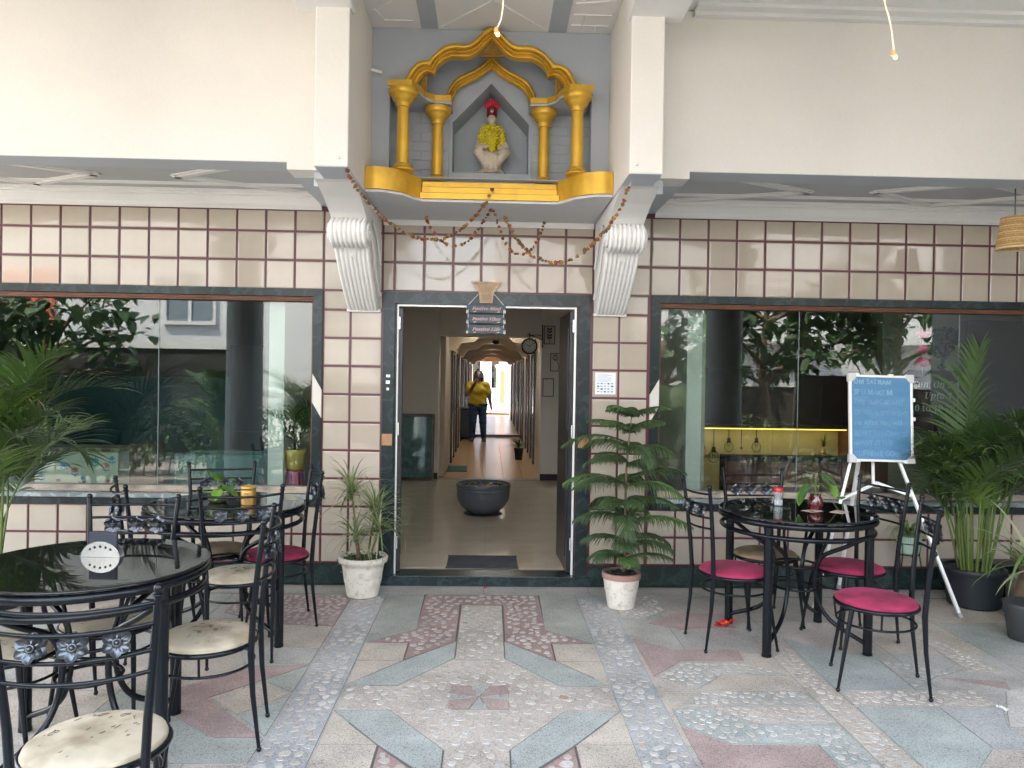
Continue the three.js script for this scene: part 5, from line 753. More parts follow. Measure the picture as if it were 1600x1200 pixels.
{
  const t = thing('pothos_bowl', 'small bright green pothos in a glass bowl on the back left table', 'plant', [-1.655, TY, 1.13]);
  obj('bowl', lathe([[0, 0], [0.045, 0], [0.062, 0.02], [0.066, 0.045], [0.062, 0.045], [0.056, 0.02], [0, 0.006]], 30), mat(0.12, 0.13, 0.06, { roughness: 0.15 }), t);
  pothos(t, 0.04, [[-0.05, 0.04, 0.03, -1.3, 0.075, 0.1], [0.05, 0.06, 0.02, 0.8, 0.08, 0.2], [0.0, 0.10, 0.0, 0.2, 0.075, -0.7], [0.04, 0.09, -0.02, 1.2, 0.07, -0.2], [-0.03, 0.12, -0.01, -0.6, 0.06, -0.8], [0.085, 0.03, 0.02, 1.3, 0.06, 0.6], [-0.08, 0.03, 0.0, -1.7, 0.055, 0.3], [0.02, 0.04, 0.06, 0.1, 0.07, 0.5], [-0.02, 0.05, -0.05, 3, 0.07, 0.2]], 8);
  const c = thing('gold_canister', 'dented gold cylindrical canister on the back left table', 'canister', [-1.44, TY, 1.22]); obj('body', lathe([[0, 0], [0.043, 0], [0.045, 0.004], [0.044, 0.02], [0.0455, 0.022], [0.0455, 0.07], [0.044, 0.073], [0.0455, 0.076], [0.045, 0.1], [0.0, 0.1]], 32), mat(0.62, 0.36, 0.10, { roughness: 0.35, metalness: 0.6, map: texDirt }), c); obj('lid', lathe([[0, 0.1005], [0.0468, 0.1005], [0.0475, 0.105], [0.0465, 0.113], [0.03, 0.117], [0.008, 0.118], [0.006, 0.125], [0, 0.126]], 32), mat(0.62, 0.38, 0.12, { roughness: 0.35, metalness: 0.6 }), c);
  const n = thing('napkin_holder', 'steel half-round napkin holder with a row of holes and dark napkins', 'holder', [-1.645, TY, 2.575], -0.06);
  const half = (w, h) => { const a = []; for (let i = 0; i <= 20; i++) { const k = Math.PI * i / 20; a.push([-w * Math.cos(k), h * Math.sin(k)]); } return a; };
  const holes = [-0.045, -0.024, 0, 0.024, 0.045].map((x) => { const a = [], cy = 0.032 + 0.014 * Math.cos(x * 32); for (let i = 0; i < 12; i++) a.push([x + 0.0055 * Math.cos(-i / 12 * 6.283), cy + 0.0055 * Math.sin(-i / 12 * 6.283)]); return a; });
  obj('front_plate', prism([[-0.085, 0.001], ...half(0.085, 0.068).reverse().slice(1, -1).reverse(), [0.085, 0.001]].map(([x, y]) => [x, y]), 0.018, 0.0195, holes), M.chrome, n); obj('back_plate', prism([[-0.085, 0.001], ...half(0.085, 0.068).slice(1, -1), [0.085, 0.001]], -0.0195, -0.018, holes), M.chrome, n); obj('base_plate', rbox(-0.085, 0.085, 0, 0.0015, -0.0195, 0.0195, 0.0005), M.chrome, n);
  obj('napkin', [rbox(-0.062, 0.062, 0.002, 0.104, -0.012, -0.002, 0.002), rbox(-0.055, 0.066, 0.002, 0.098, 0.0, 0.009, 0.002)], mat(0.03, 0.032, 0.045, { roughness: 0.8 }), n);
}
// ---------- hanging sign, notice, garlands, basket lamp, bulbs ----------
{
  const t = thing('hanging_sign', 'wooden hanging sign of three blue plank boards over the doorway', 'sign', [-0.015, 0, 0.05]);
  obj('bracket_plate', [prism([[-0.118, 2.345], [0.118, 2.345], [0.055, 2.255], [0.05, 2.18], [-0.05, 2.18], [-0.055, 2.255]], -0.012, 0.0)], M.woodPale, t); obj('bracket_inset', prism([[-0.09, 2.335], [0.09, 2.335], [0.038, 2.262], [0.034, 2.186], [-0.034, 2.186], [-0.038, 2.262]], 0.0005, 0.004), mat(0.5, 0.35, 0.21, { roughness: 0.6, map: texWood }), t); obj('nail', ball(-0.004, 2.34, 0.004, 0.008, 8, 6), M.chrome, t);
  ['Postive Mind', 'Postive Vibes', 'Postive Life'].forEach((s, i) => {
    const y1 = 2.172 - i * 0.079, y0 = y1 - 0.068;
    const tx = canvasTex(768, 176, (x, W, H) => { x.fillStyle = '#33434f'; x.fillRect(0, 0, W, H); const r = rng(300 + i); for (let k = 0; k < 90; k++) { x.globalAlpha = 0.2; x.strokeStyle = ['#647f88', '#2a333b', '#74777a', '#44606a'][Math.floor(r() * 4)]; x.lineWidth = 2 + 9 * r(); x.beginPath(); const y = r() * H, a = r() * W; x.moveTo(a, y); x.bezierCurveTo(a + 60, y - 14 + 28 * r(), a + 120, y - 14 + 28 * r(), a + 220, y - 16 + 30 * r()); x.stroke(); } x.globalAlpha = 1; x.fillStyle = '#d3a493'; x.textAlign = 'center'; x.font = 'italic bold 96px serif'; x.save(); x.translate(W / 2, H * 0.70); x.transform(1, 0, -0.18, 1, 0, 0); x.fillText(s, 0, 0, W * 0.76); x.restore(); x.fillStyle = '#dfe9ec'; x.globalAlpha = 0.85; for (const a of [0.2, 0.83]) { x.beginPath(); x.ellipse(W * a, H * 0.9, 34, 8, -0.3, 0, 6.3); x.fill(); } });
    const pl = obj('plank', rbox(-0.148, 0.148, y0, y1, -0.008, 0.004, 0.003), mat(0.035, 0.05, 0.065, { roughness: 0.6 }), t);
    rawMesh('plank_face', new THREE.PlaneGeometry(0.288, 0.062).translate(0, (y0 + y1) / 2, 0.0046), new THREE.MeshStandardMaterial({ map: tx, roughness: 0.55 }), pl);
    for (const q of [rbox(-0.152, -0.134, y0 - 0.004, y0 + 0.022, -0.004, 0.01, 0.004), rbox(0.134, 0.152, y0 - 0.004, y0 + 0.026, -0.004, 0.01, 0.004)]) obj('corner_bit', q, mat(0.42, 0.42, 0.38), pl);
  });
  obj('cord', [rod(V(-0.056, 2.252, 0.003), V(-0.135, 2.165, 0.006), 0.002, 0.002, 5), rod(V(0.056, 2.252, 0.003), V(0.135, 2.165, 0.006), 0.002, 0.002, 5), ...[2.1, 2.02].flatMap((y) => [rod(V(-0.135, y + 0.03, 0.006), V(-0.135, y - 0.03, 0.006), 0.002, 0.002, 5), rod(V(0.135, y + 0.03, 0.006), V(0.135, y - 0.03, 0.006), 0.002, 0.002, 5)])], mat(0.75, 0.75, 0.72), t);
  const n = thing('paper_notice', 'small white printed notice stuck on the tiles right of the doorway', 'notice', [0.92, 1.578, 0.004]);
  const nt = canvasTex(256, 256, (x) => { x.fillStyle = '#e6e8ea'; x.fillRect(0, 0, 256, 256); x.fillStyle = '#9fb0bd'; const r = rng(9); for (let y = 16; y < 110; y += 14) x.fillRect(24, y, 120 + 80 * r(), 5); const c = ['#6aa4c8', '#37414a', '#8fbad0', '#5b86a0']; for (let i = 0; i < 5; i++) for (let k = 0; k < 4; k++) { x.fillStyle = c[(i * 3 + k) % 4]; x.fillRect(22 + i * 44, 122 + k * 32, 24 + 8 * r(), 10 + 8 * r()); } });
  obj('sheet_back', box(-0.08, 0.08, -0.085, 0.085, -0.001, 0.0005), M.white, n); rawMesh('print', new THREE.PlaneGeometry(0.158, 0.168).translate(0, 0, 0.0009), new THREE.MeshStandardMaterial({ map: nt, roughness: 0.4 }), n);
}
{
  const cols = [mat(0.24, 0.06, 0.018, { roughness: 0.9 }), mat(0.26, 0.13, 0.02, { roughness: 0.9 }), mat(0.13, 0.04, 0.02, { roughness: 0.9 }), mat(0.17, 0.10, 0.03, { roughness: 0.9 }), mat(0.10, 0.065, 0.03, { roughness: 0.9 })];
  const bud = [0, 1, 2].map((k) => { const r = rng(60 + k), g = new THREE.IcosahedronGeometry(1, 1), p = g.attributes.position; for (let i = 0; i < p.count; i++) { const q = V(p.getX(i), p.getY(i), p.getZ(i)), n = 0.72 + 0.5 * hash(Math.round(q.x * 50), Math.round(q.y * 50), Math.round(q.z * 50) + k); p.setXYZ(i, q.x * n, q.y * n * 0.85, q.z * n); } g.computeVertexNormals(); return merge(g); });
  const garland = (label, pts, dens, seed) => {
    const r = rng(seed), t = thing('flower_garland', label, 'garland', [0, 0, 0], 0, 'marigold garlands under the shrine'), c = curve(pts), L = c.getLength(), n = Math.round(L / dens);
    obj('string', new THREE.TubeGeometry(c, 40, 0.0018, 5), mat(0.5, 0.45, 0.35), t);
    for (let i = 1; i < n; i++) { if (r() < 0.08) continue; const u = clamp((i + (r() - 0.5) * 0.7) / n), p = c.getPointAt(u); if (pts.skip && u < pts.skip) continue; const m = rawMesh('marigold', bud[i % 3], cols[Math.floor(r() * 5)], t), s = 0.0095 + 0.006 * r(); m.position.set(p.x + (r() - 0.5) * 0.01, p.y + (r() - 0.5) * 0.008, p.z + (r() - 0.5) * 0.01); m.scale.set(s, s * 0.9, s); m.rotation.set(r() * 6, r() * 6, r() * 6); }
  };
  // ends hang from pins in the fins and in the slab underside
  garland('long marigold garland from the left fin up to the middle of the gold step', PTS.g1, 0.024, 1); garland('short marigold garland hanging in the middle left half', PTS.g2, 0.026, 2);
  garland('short marigold garland hanging in the middle right half', PTS.g3, 0.028, 3); garland('long marigold garland from the slab middle to the right fin', PTS.g4, 0.024, 4);
}
{
  const t = thing('basket_lamp', 'hanging lamp with a woven straw basket shade at the right edge', 'lamp', [3.655, 2.56, 0.7]);
  obj('cord', [rod(V(0, 0.235, 0), V(-0.003, 0.44, 0), 0.0045, 0.0045, 6)], mat(0.10, 0.10, 0.10), t);
  const straw = [mat(0.60, 0.40, 0.17, { roughness: 0.8 }), mat(0.68, 0.49, 0.24, { roughness: 0.8 }), mat(0.50, 0.33, 0.14, { roughness: 0.8 })];
  obj('inner_liner', lathe([[0.104, 0.02], [0.076, 0.225], [0.0, 0.235], [0.0, 0.228], [0.070, 0.218], [0.1, 0.02]], 36), straw[2], t);
  for (let k = 0; k < 15; k++) { const y = 0.012 + k * 0.0148, R = lerp(0.109, 0.079, y / 0.225), N = 36, pts = []; for (let i = 0; i < N * 2; i++) { const a = i / (N * 2) * Math.PI * 2, rr = R + 0.0035 * ((i + k) % 2 ? 1 : -1); pts.push([Math.cos(a) * rr, y + 0.0015 * Math.sin(i * 1.7 + k), Math.sin(a) * rr]); } obj('woven_band', tube(pts, 0.0058, 144, 5, true).scale(1, 1, 1), straw[k % 3], t); }
  obj('rim', [torus(0.111, 0.009, 0.008, 40, 7)], straw[1], t); obj('bulb', [ball(0, 0.09, 0, 0.028, 16, 12), rod(V(0, 0.11, 0), V(0, 0.2, 0), 0.014)], mat(0.8, 0.8, 0.78, { roughness: 0.2 }), t);
}
{
  const wireM = mat(0.72, 0.55, 0.42, { roughness: 0.5 }), glow = mat(0.9, 0.45, 0.25, { emissive: new THREE.Color(1.0, 0.72, 0.5), emissiveIntensity: 0.55 });
  const bulb = (label, p, q) => {
    const t = thing('string_bulb', label, 'bulb', p.toArray(), 0, 'little string light bulbs hanging from the porch ceiling');
    const d = V().subVectors(q, p); obj('wire', tube([V(0, 0.016, 0), d.clone().multiplyScalar(0.15).add(V(0.004, 0, 0)), d.clone().multiplyScalar(0.45).add(V(0.008, 0, 0)), d.clone().multiplyScalar(1.0), V(d.x - 0.004, roofY - p.y, d.z + 0.03)], 0.0032, 30, 6), wireM, t);
    obj('socket', taper([V(-0.002, 0.022, 0), V(0, 0.004, 0)], [0.006, 0.0085], 10), mat(0.85, 0.28, 0.08, { roughness: 0.5 }), t); obj('lit_tip', ball(0.004, -0.002, 0.002, 0.0072, 12, 10), glow, t);
    const l = new THREE.PointLight(0xffb98a, 0.02, 2.5); l.position.set(0.004, -0.016, 0.006); l.castShadow = true; l.shadow.radius = 0.4; t.add(l);
  };
  bulb('little lit bulb on a wire hanging before the shrine arch point', PTS.b1, PTS.b1t); bulb('little lit bulb on a wire hanging before the right cream fascia', PTS.b2, PTS.b2t);
}
// ---------- things in the hall and corridor ----------
{
  const b = thing('stone_bowl', 'big round grey stone water bowl on the hall floor with petals in it', 'bowl', [-0.03, H0 + 0.0045, -2.65]);
  obj('body', lathe([[0, 0.02], [0.16, 0.02], [0.17, 0.03], [0.235, 0.085], [0.285, 0.16], [0.298, 0.225], [0.292, 0.262], [0.302, 0.268], [0.302, 0.282], [0.292, 0.29], [0.30, 0.30], [0.306, 0.325], [0.302, 0.345], [0.286, 0.345], [0.28, 0.32], [0, 0.30]], 56), mat(0.13, 0.145, 0.165, { roughness: 0.4, map: texSpeckle }), b);
  obj('foot', lathe([[0, 0], [0.2, 0], [0.215, 0.006], [0.2, 0.019], [0, 0.019]], 40), M.black, b); obj('water', lathe([[0, 0.318], [0.279, 0.318]], 40), phys(0.05, 0.06, 0.05, { roughness: 0.03 }), b);
  const r = rng(31); for (let k = 0; k < 26; k++) { const a = r() * 6.28, d = 0.25 * Math.sqrt(r()); obj('petal', heartLeaf(0.04).rotateY(r() * 6.28).translate(Math.cos(a) * d, 0.322, Math.sin(a) * d), [mat(0.5, 0.38, 0.06), mat(0.6, 0.55, 0.45), pothosB][k % 3], b); }
  const m = thing('door_mat', 'grey speckled rectangular door mat just inside the doorway', 'mat', [-0.015, H0 + 0.0042, -0.40]); obj('pile', rbox(-0.29, 0.285, 0, 0.012, -0.2, 0.2, 0.004), mat(0.09, 0.095, 0.10, { roughness: 1, map: at(texSpeckle, 0.5), bumpMap: bumpFine, bumpScale: 0.004 }), m); for (const z of [-0.207, 0.2]) obj('edge_binding', rbox(-0.295, 0.29, 0, 0.009, z, z + 0.007, 0.002), M.black, m);
  const g = thing('green_mat', 'small dark green mat by the left wall of the corridor', 'mat', [-0.51, H0 + 0.0042, -6.75], 0.02); obj('pile', rbox(-0.14, 0.18, 0, 0.014, -0.36, 0.36, 0.004), mat(0.015, 0.06, 0.045, { roughness: 1, bumpMap: bumpFine, bumpScale: 0.004 }), g); obj('edge_binding', rbox(-0.14, 0.18, 0, 0.010, 0.361, 0.372, 0.002), M.black, g);
  const p = thing('leaning_picture', 'large dark framed glazed picture leaning against the left hall wall', 'picture', [-1.04, H0 + 0.0045, -5.32]); p.rotation.x = -0.11;
  for (const [a, bb, c, d] of [[-0.42, 0.26, 0, 0.045], [-0.42, 0.26, 0.93, 0.975], [-0.42, -0.375, 0.045, 0.93], [0.215, 0.26, 0.045, 0.93]]) obj('frame_member', rbox(a, bb, c, d, -0.015, 0.02, 0.004), darkWood, p);
  const art = canvasTex(512, 720, (x, Wd, H) => { x.fillStyle = '#5f7f80'; x.fillRect(0, 0, Wd, H); const rr = rng(5); for (let k = 0; k < 260; k++) { x.globalAlpha = 0.12; x.fillStyle = ['#2d4a4c', '#86a3a0', '#3d5f60', '#1f3436'][Math.floor(rr() * 4)]; x.beginPath(); x.ellipse(rr() * Wd, H * (0.3 + 0.7 * rr()), 20 + 50 * rr(), 14 + 30 * rr(), rr() * 3, 0, 6.3); x.fill(); } });
  obj('print_backing', box(-0.376, 0.216, 0.044, 0.931, -0.012, 0.0), M.black, p); rawMesh('print', new THREE.PlaneGeometry(0.59, 0.885).translate(-0.08, 0.4875, 0.0015), phys(1, 1, 1, { map: art, roughness: 0.04 }), p);
  const frameArt = [[0.90, 2.247, 0.0, 'black wire wall frame with a leafy twig, topmost on the right hall pier'], [1.0, 1.845, 1, 'black wire wall frame with a flower bud, middle one on the right hall pier'], [0.893, 1.466, 2, 'empty black wire wall frame, lowest on the right hall pier']];
  for (const [x, y, k, lab] of frameArt) {
    const f = thing('wall_frame', lab, 'wall frame', [x, y, -5.465], 0, 'black wire frames on the right hall pier'), w = 0.083, h = 0.137, s = 0.010;
    obj('frame', [box(-w, w, h - s, h, 0.0, 0.018), box(-w, w, -h, -h + s, 0.0, 0.018), box(-w, -w + s, -h + s, h - s, 0, 0.018), box(w - s, w, -h + s, h - s, 0, 0.018)], M.black, f);
    if (k === 0) { obj('twig', [tube([[0, -0.125, 0.008], [0.004, 0, 0.008], [0, 0.1, 0.008]], 0.004, 12, 5), ...[-0.06, -0.02, 0.03, 0.07].flatMap((yy, i) => [-1, 1].map((sg) => leafGeo(0.055, 0.024, 0.05, 3).rotateX(-Math.PI / 2 + 0.05).rotateZ(-sg * 0.75).translate(sg * 0.004, yy, 0.009)))], M.black, f); }
    if (k === 1) { obj('bud', [tube([[0.03, -0.13, 0.008], [0.045, -0.05, 0.008], [0.01, 0.03, 0.008]], 0.004, 14, 5), torus(0.036, 0.005, 0, 20, 5).rotateX(Math.PI / 2).translate(-0.005, 0.065, 0.008), torus(0.022, 0.004, 0, 16, 5).rotateX(Math.PI / 2).scale(0.6, 1.4, 1).translate(-0.005, 0.068, 0.008)], M.black, f); }
    if (k === 2) obj('hook', ball(-0.03, h - 0.02, 0.012, 0.008, 8, 6), M.black, f);
  }
  const c = thing('bracket_clock', 'round double sided wall clock on a black bracket in the hall', 'clock', [0.594, 2.069, -5.3]);
  obj('bezel', [T(new THREE.TorusGeometry(0.108, 0.011, 10, 40), 0, 0, 0.03), T(new THREE.TorusGeometry(0.108, 0.011, 10, 40), 0, 0, -0.03), new THREE.CylinderGeometry(0.106, 0.106, 0.06, 36, 1, true).rotateX(Math.PI / 2)], M.iron, c); obj('face', T(new THREE.CylinderGeometry(0.1, 0.1, 0.05, 36).rotateX(Math.PI / 2), 0, 0, 0), mat(0.62, 0.6, 0.56), c);
  const ticks = []; for (let k = 0; k < 12; k++) { const a = k * Math.PI / 6; ticks.push(box(-0.004, 0.004, 0.07, 0.092, 0.0255, 0.028).rotateZ(a)); } obj('hour_mark', ticks, M.black, c); obj('hand', [box(-0.003, 0.003, -0.01, 0.075, 0.03, 0.032).rotateZ(-0.9)], M.black, c); obj('hand', [box(-0.004, 0.004, -0.01, 0.05, 0.0325, 0.0345).rotateZ(1.1)], M.black, c);
  obj('bracket', [rod(V(0, 0.11, 0), V(0, 0.2, 0), 0.006), tube([[-0.03, 0.17, 0], [0.05, 0.155, 0], [0.12, 0.12, 0], [0.19, 0.10, 0]], 0.007, 16, 6), tube([[0.0, 0.15, 0], [0.1, 0.17, 0], [0.19, 0.15, 0]], 0.005, 14, 6), box(0.185, 0.2, -0.02, 0.32, -0.02, 0.02)], M.iron, c);
  const l = thing('ceiling_pendant', 'small dark hanging ornament at the corridor mouth', 'ornament', [0.108, 2.135, -5.7]); obj('body', lathe([[0, -0.03], [0.03, -0.028], [0.055, -0.005], [0.05, 0.02], [0.02, 0.03], [0, 0.035]], 20), M.black, l); obj('chain', [rod(V(-0.035, 0.02, 0), V(-0.03, 0.086, 0), 0.003), rod(V(0.035, 0.02, 0), V(0.03, 0.086, 0), 0.003)], M.black, l);
  const a = thing('aloe_plant', 'spiky aloe in a dark square pot at the right side of the corridor', 'plant', [0.58, H0 + 0.0045, -8.32]), r2 = rng(33);
  obj('pot', [T(new THREE.CylinderGeometry(0.115, 0.085, 0.2, 4).rotateY(Math.PI / 4), 0, 0.1, 0), T(new THREE.CylinderGeometry(0.125, 0.125, 0.02, 4).rotateY(Math.PI / 4), 0, 0.21, 0)], M.potBlack, a); for (let k = 0; k < 16; k++) obj('leaf', ribbonLeaf(V(0, 0.2, 0), r2() * 6.28, 0.18 + 0.14 * r2(), 0.032, 0.5 + 0.9 * r2(), 0.7 + 0.9 * r2(), { base: 1, fold: 0.4 }), M.frondDark, a);
  const s = thing('dark_chest', 'dark low chest against the left corridor wall', 'chest', [-0.53, H0 + 0.0045, -13.2]); obj('body', rbox(-0.12, 0.1, 0.03, 0.72, -0.6, 0.5, 0.01), mat(0.012, 0.016, 0.035, { roughness: 0.3 }), s); for (const y of [0.18, 0.42, 0.62]) obj('drawer_handle', ball(0.105, y, 0.2, 0.018, 8, 6), M.chrome, s); obj('lid', rbox(-0.125, 0.115, 0.722, 0.75, -0.61, 0.515, 0.006), M.black, s);
}
// ---------- figures built from joined capsules ----------
function sdfMesh(f, c, half, res) {
  const mc = new MarchingCubes(res, new THREE.MeshBasicMaterial(), false, false, 120000), h = res / 2;
  for (let z = 0; z < res; z++) for (let y = 0; y < res; y++) for (let x = 0; x < res; x++) mc.field[x + y * res + z * res * res] = -f((x - h) / h * half + c[0], (y - h) / h * half + c[1], (z - h) / h * half + c[2]);
  mc.isolation = 0; mc.update();
  const n = mc.count, p = new Float32Array(n * 3), nn = new Float32Array(n * 3);
  for (let i = 0; i < n; i++) for (let k = 0; k < 3; k++) { p[i * 3 + k] = mc.positionArray[i * 3 + k] * half + c[k]; nn[i * 3 + k] = mc.normalArray[i * 3 + k]; }
  const g = new THREE.BufferGeometry(); g.setAttribute('position', new THREE.BufferAttribute(p, 3)); g.setAttribute('normal', new THREE.BufferAttribute(nn, 3));
  g.deleteAttribute('normal'); const w = mergeVertices(g, 1e-5); w.computeVertexNormals(); return w.toNonIndexed();
}
const cap = (a, b, ra, rb) => (x, y, z) => { const px = x - a[0], py = y - a[1], pz = z - a[2], bx = b[0] - a[0], by = b[1] - a[1], bz = b[2] - a[2], t = clamp((px * bx + py * by + pz * bz) / (bx * bx + by * by + bz * bz || 1e-9)); return Math.hypot(px - bx * t, py - by * t, pz - bz * t) - lerp(ra, rb, t); };
const ell = (c, r) => (x, y, z) => { const k = Math.hypot((x - c[0]) / r[0], (y - c[1]) / r[1], (z - c[2]) / r[2]); return (k - 1) * Math.min(r[0], r[1], r[2]); };
const smin = (a, b, k) => { const h = Math.max(k - Math.abs(a - b), 0) / k; return Math.min(a, b) - h * h * k * 0.25; };
const union = (list, k) => (x, y, z) => { let d = 9; for (const f of list) d = smin(d, f(x, y, z), k); return d; };
{
  const t = thing('person', 'person in yellow T-shirt and blue jeans standing in the corridor, one hand raised', 'person', [-0.245, H0 + 0.0045, -12.3]); t.scale.set(1.12, 1, 1.08);
  const sk = mat(0.22, 0.12, 0.08, { roughness: 0.6 }), sh = { r: [-0.165, 1.335, 0], l: [0.17, 1.33, 0] };
  const elbR = [-0.215, 1.10, 0.10], wrR = [-0.05, 1.40, 0.19], elbL = [0.235, 1.06, -0.01], wrL = [0.275, 0.83, 0.03];
  const torso = [ell([0, 1.20, 0], [0.165, 0.21, 0.115]), ell([0, 1.0, 0.01], [0.165, 0.17, 0.12]), ell([0, 0.88, 0], [0.18, 0.14, 0.125]), cap([-0.13, 1.345, -0.01], [0.13, 1.34, -0.01], 0.06, 0.06), cap([-0.07, 1.2, 0.075], [0.07, 1.2, 0.075], 0.07, 0.07)];
  const legsR = [cap([-0.09, 0.86, 0], [-0.105, 0.47, 0.015], 0.098, 0.064), cap([-0.105, 0.47, 0.015], [-0.115, 0.08, -0.01], 0.064, 0.046)], legsL = [cap([0.09, 0.86, 0], [0.105, 0.47, 0.015], 0.098, 0.064), cap([0.105, 0.47, 0.015], [0.125, 0.08, -0.01], 0.064, 0.046)];
  const armR = [cap(sh.r, elbR, 0.052, 0.042), cap(elbR, wrR, 0.041, 0.027)], armL = [cap(sh.l, elbL, 0.052, 0.041), cap(elbL, wrL, 0.040, 0.027)];
  const head = [ell([0, 1.555, 0.012], [0.074, 0.105, 0.09]), ell([0, 1.495, 0.045], [0.045, 0.05, 0.05]), cap([0, 1.36, -0.01], [0, 1.47, 0.0], 0.052, 0.05), cap([0, 1.565, 0.098], [0, 1.535, 0.118], 0.010, 0.014), ell([-0.078, 1.55, 0.0], [0.012, 0.028, 0.018]), ell([0.078, 1.55, 0.0], [0.012, 0.028, 0.018])];
  const feet = [cap([-0.115, 0.05, -0.03], [-0.135, 0.032, 0.14], 0.04, 0.034), cap([0.125, 0.05, -0.03], [0.15, 0.032, 0.14], 0.04, 0.034)];
  const body = union([...torso, ...legsR, ...legsL, ...armR, ...armL, ...head, ...feet], 0.035);
  const hand = (w, dir, up, curl, seed) => {                       // palm, four fingers of unequal length and a thumb off its side
    const d = V(...dir).normalize(), s = V().crossVectors(d, V(...up)).normalize(), n = V().crossVectors(s, d), P = (a, b, c) => V(...w).addScaledVector(d, a).addScaledVector(s, b).addScaledVector(n, c).toArray(), L = [cap(P(0, 0, 0), P(0.055, 0, 0), 0.026, 0.028), cap(P(0.07, -0.025, 0), P(0.07, 0.025, 0), 0.014, 0.014)];
    [[-0.03, 0.062], [-0.010, 0.074], [0.010, 0.070], [0.029, 0.054]].forEach(([b, len]) => { const k1 = P(0.078, b, 0), k2 = P(0.078 + len * 0.5, b * 1.1, curl * 0.3 * len), k3 = P(0.078 + len * (0.9 - 0.2 * curl), b * 1.1, curl * 0.8 * len); L.push(cap(k1, k2, 0.0095, 0.0088), cap(k2, k3, 0.0088, 0.0075)); });
    L.push(cap(P(0.02, -0.024, 0.004), P(0.045, -0.05, 0.012), 0.013, 0.010), cap(P(0.045, -0.05, 0.012), P(0.072, -0.052, 0.02), 0.010, 0.0085));
    const c = P(0.07, 0, 0); return sdfMesh(union(L, 0.008), c, 0.125, 68);
  };
  obj('body', [sdfMesh(body, [0, 0.87, 0.02], 0.92, 120), hand(wrR, [0.35, 0.85, -0.35], [0.3, 0.2, 1], 0.6), hand(wrL, [0.12, -1, 0.12], [1, 0, 0.2], -0.5), sdfMesh(union(head, 0.02), [0, 1.53, 0.01], 0.16, 64)], sk, t);
  const shirtF = union([...torso.slice(0, 3), torso[3], torso[4], cap(sh.r, [lerp(sh.r[0], elbR[0], 0.62), lerp(sh.r[1], elbR[1], 0.62), 0.062], 0.062, 0.062), cap(sh.l, [lerp(sh.l[0], elbL[0], 0.62), lerp(sh.l[1], elbL[1], 0.62), 0], 0.062, 0.062)], 0.04);
  obj('t_shirt', sdfMesh((x, y, z) => Math.max(shirtF(x, y, z) - 0.014 - 0.004 * Math.sin(y * 40 + x * 25), 0.83 - y, Math.hypot(x, (y - 1.42) * 1.0, z - 0.02) < 0.085 ? 0.02 : -1), [0, 1.12, 0.02], 0.46, 80), mat(0.62, 0.42, 0.03, { roughness: 0.8 }), t);
  const jeanF = union([torso[2], ...legsR, ...legsL], 0.03); obj('jeans', sdfMesh((x, y, z) => Math.max(jeanF(x, y, z) - 0.012 - 0.003 * Math.sin(y * 60), y - 0.90, 0.075 - y), [0, 0.48, 0], 0.5, 80), mat(0.035, 0.075, 0.15, { roughness: 0.85 }), t);
  const hairF = union([ell([0, 1.59, -0.022], [0.088, 0.10, 0.095]), cap([-0.06, 1.56, -0.05], [-0.085, 1.28, -0.045], 0.05, 0.03), cap([0.06, 1.56, -0.05], [0.10, 1.24, 0.0], 0.05, 0.032), cap([0, 1.55, -0.07], [0, 1.25, -0.1], 0.06, 0.05)], 0.03);
  obj('hair', sdfMesh((x, y, z) => Math.max(hairF(x, y, z), -ell([0, 1.53, 0.10], [0.066, 0.095, 0.075])(x, y, z)), [0, 1.45, -0.02], 0.27, 72), mat(0.012, 0.009, 0.008, { roughness: 0.5 }), t); obj('hair_bun', ball(-0.01, 1.70, -0.02, 0.028, 12, 10), mat(0.012, 0.009, 0.008), t);
  for (const s of [-1, 1]) { obj('eye', ball(s * 0.03, 1.562, 0.092, 0.009, 8, 6), M.black, t); obj('sandal', [rbox(s * 0.13 - 0.048, s * 0.13 + 0.048, 0.0, 0.018, -0.07, 0.19, 0.008), tube([[s * 0.13 - 0.046, 0.018, 0.08], [s * 0.13, 0.082, 0.07], [s * 0.13 + 0.046, 0.018, 0.08]], 0.012, 12, 6)], mat(0.06, 0.03, 0.02), t); }
  obj('mouth', rbox(-0.022, 0.022, 1.498, 1.505, 0.09, 0.1, 0.002), mat(0.25, 0.07, 0.06), t);
}
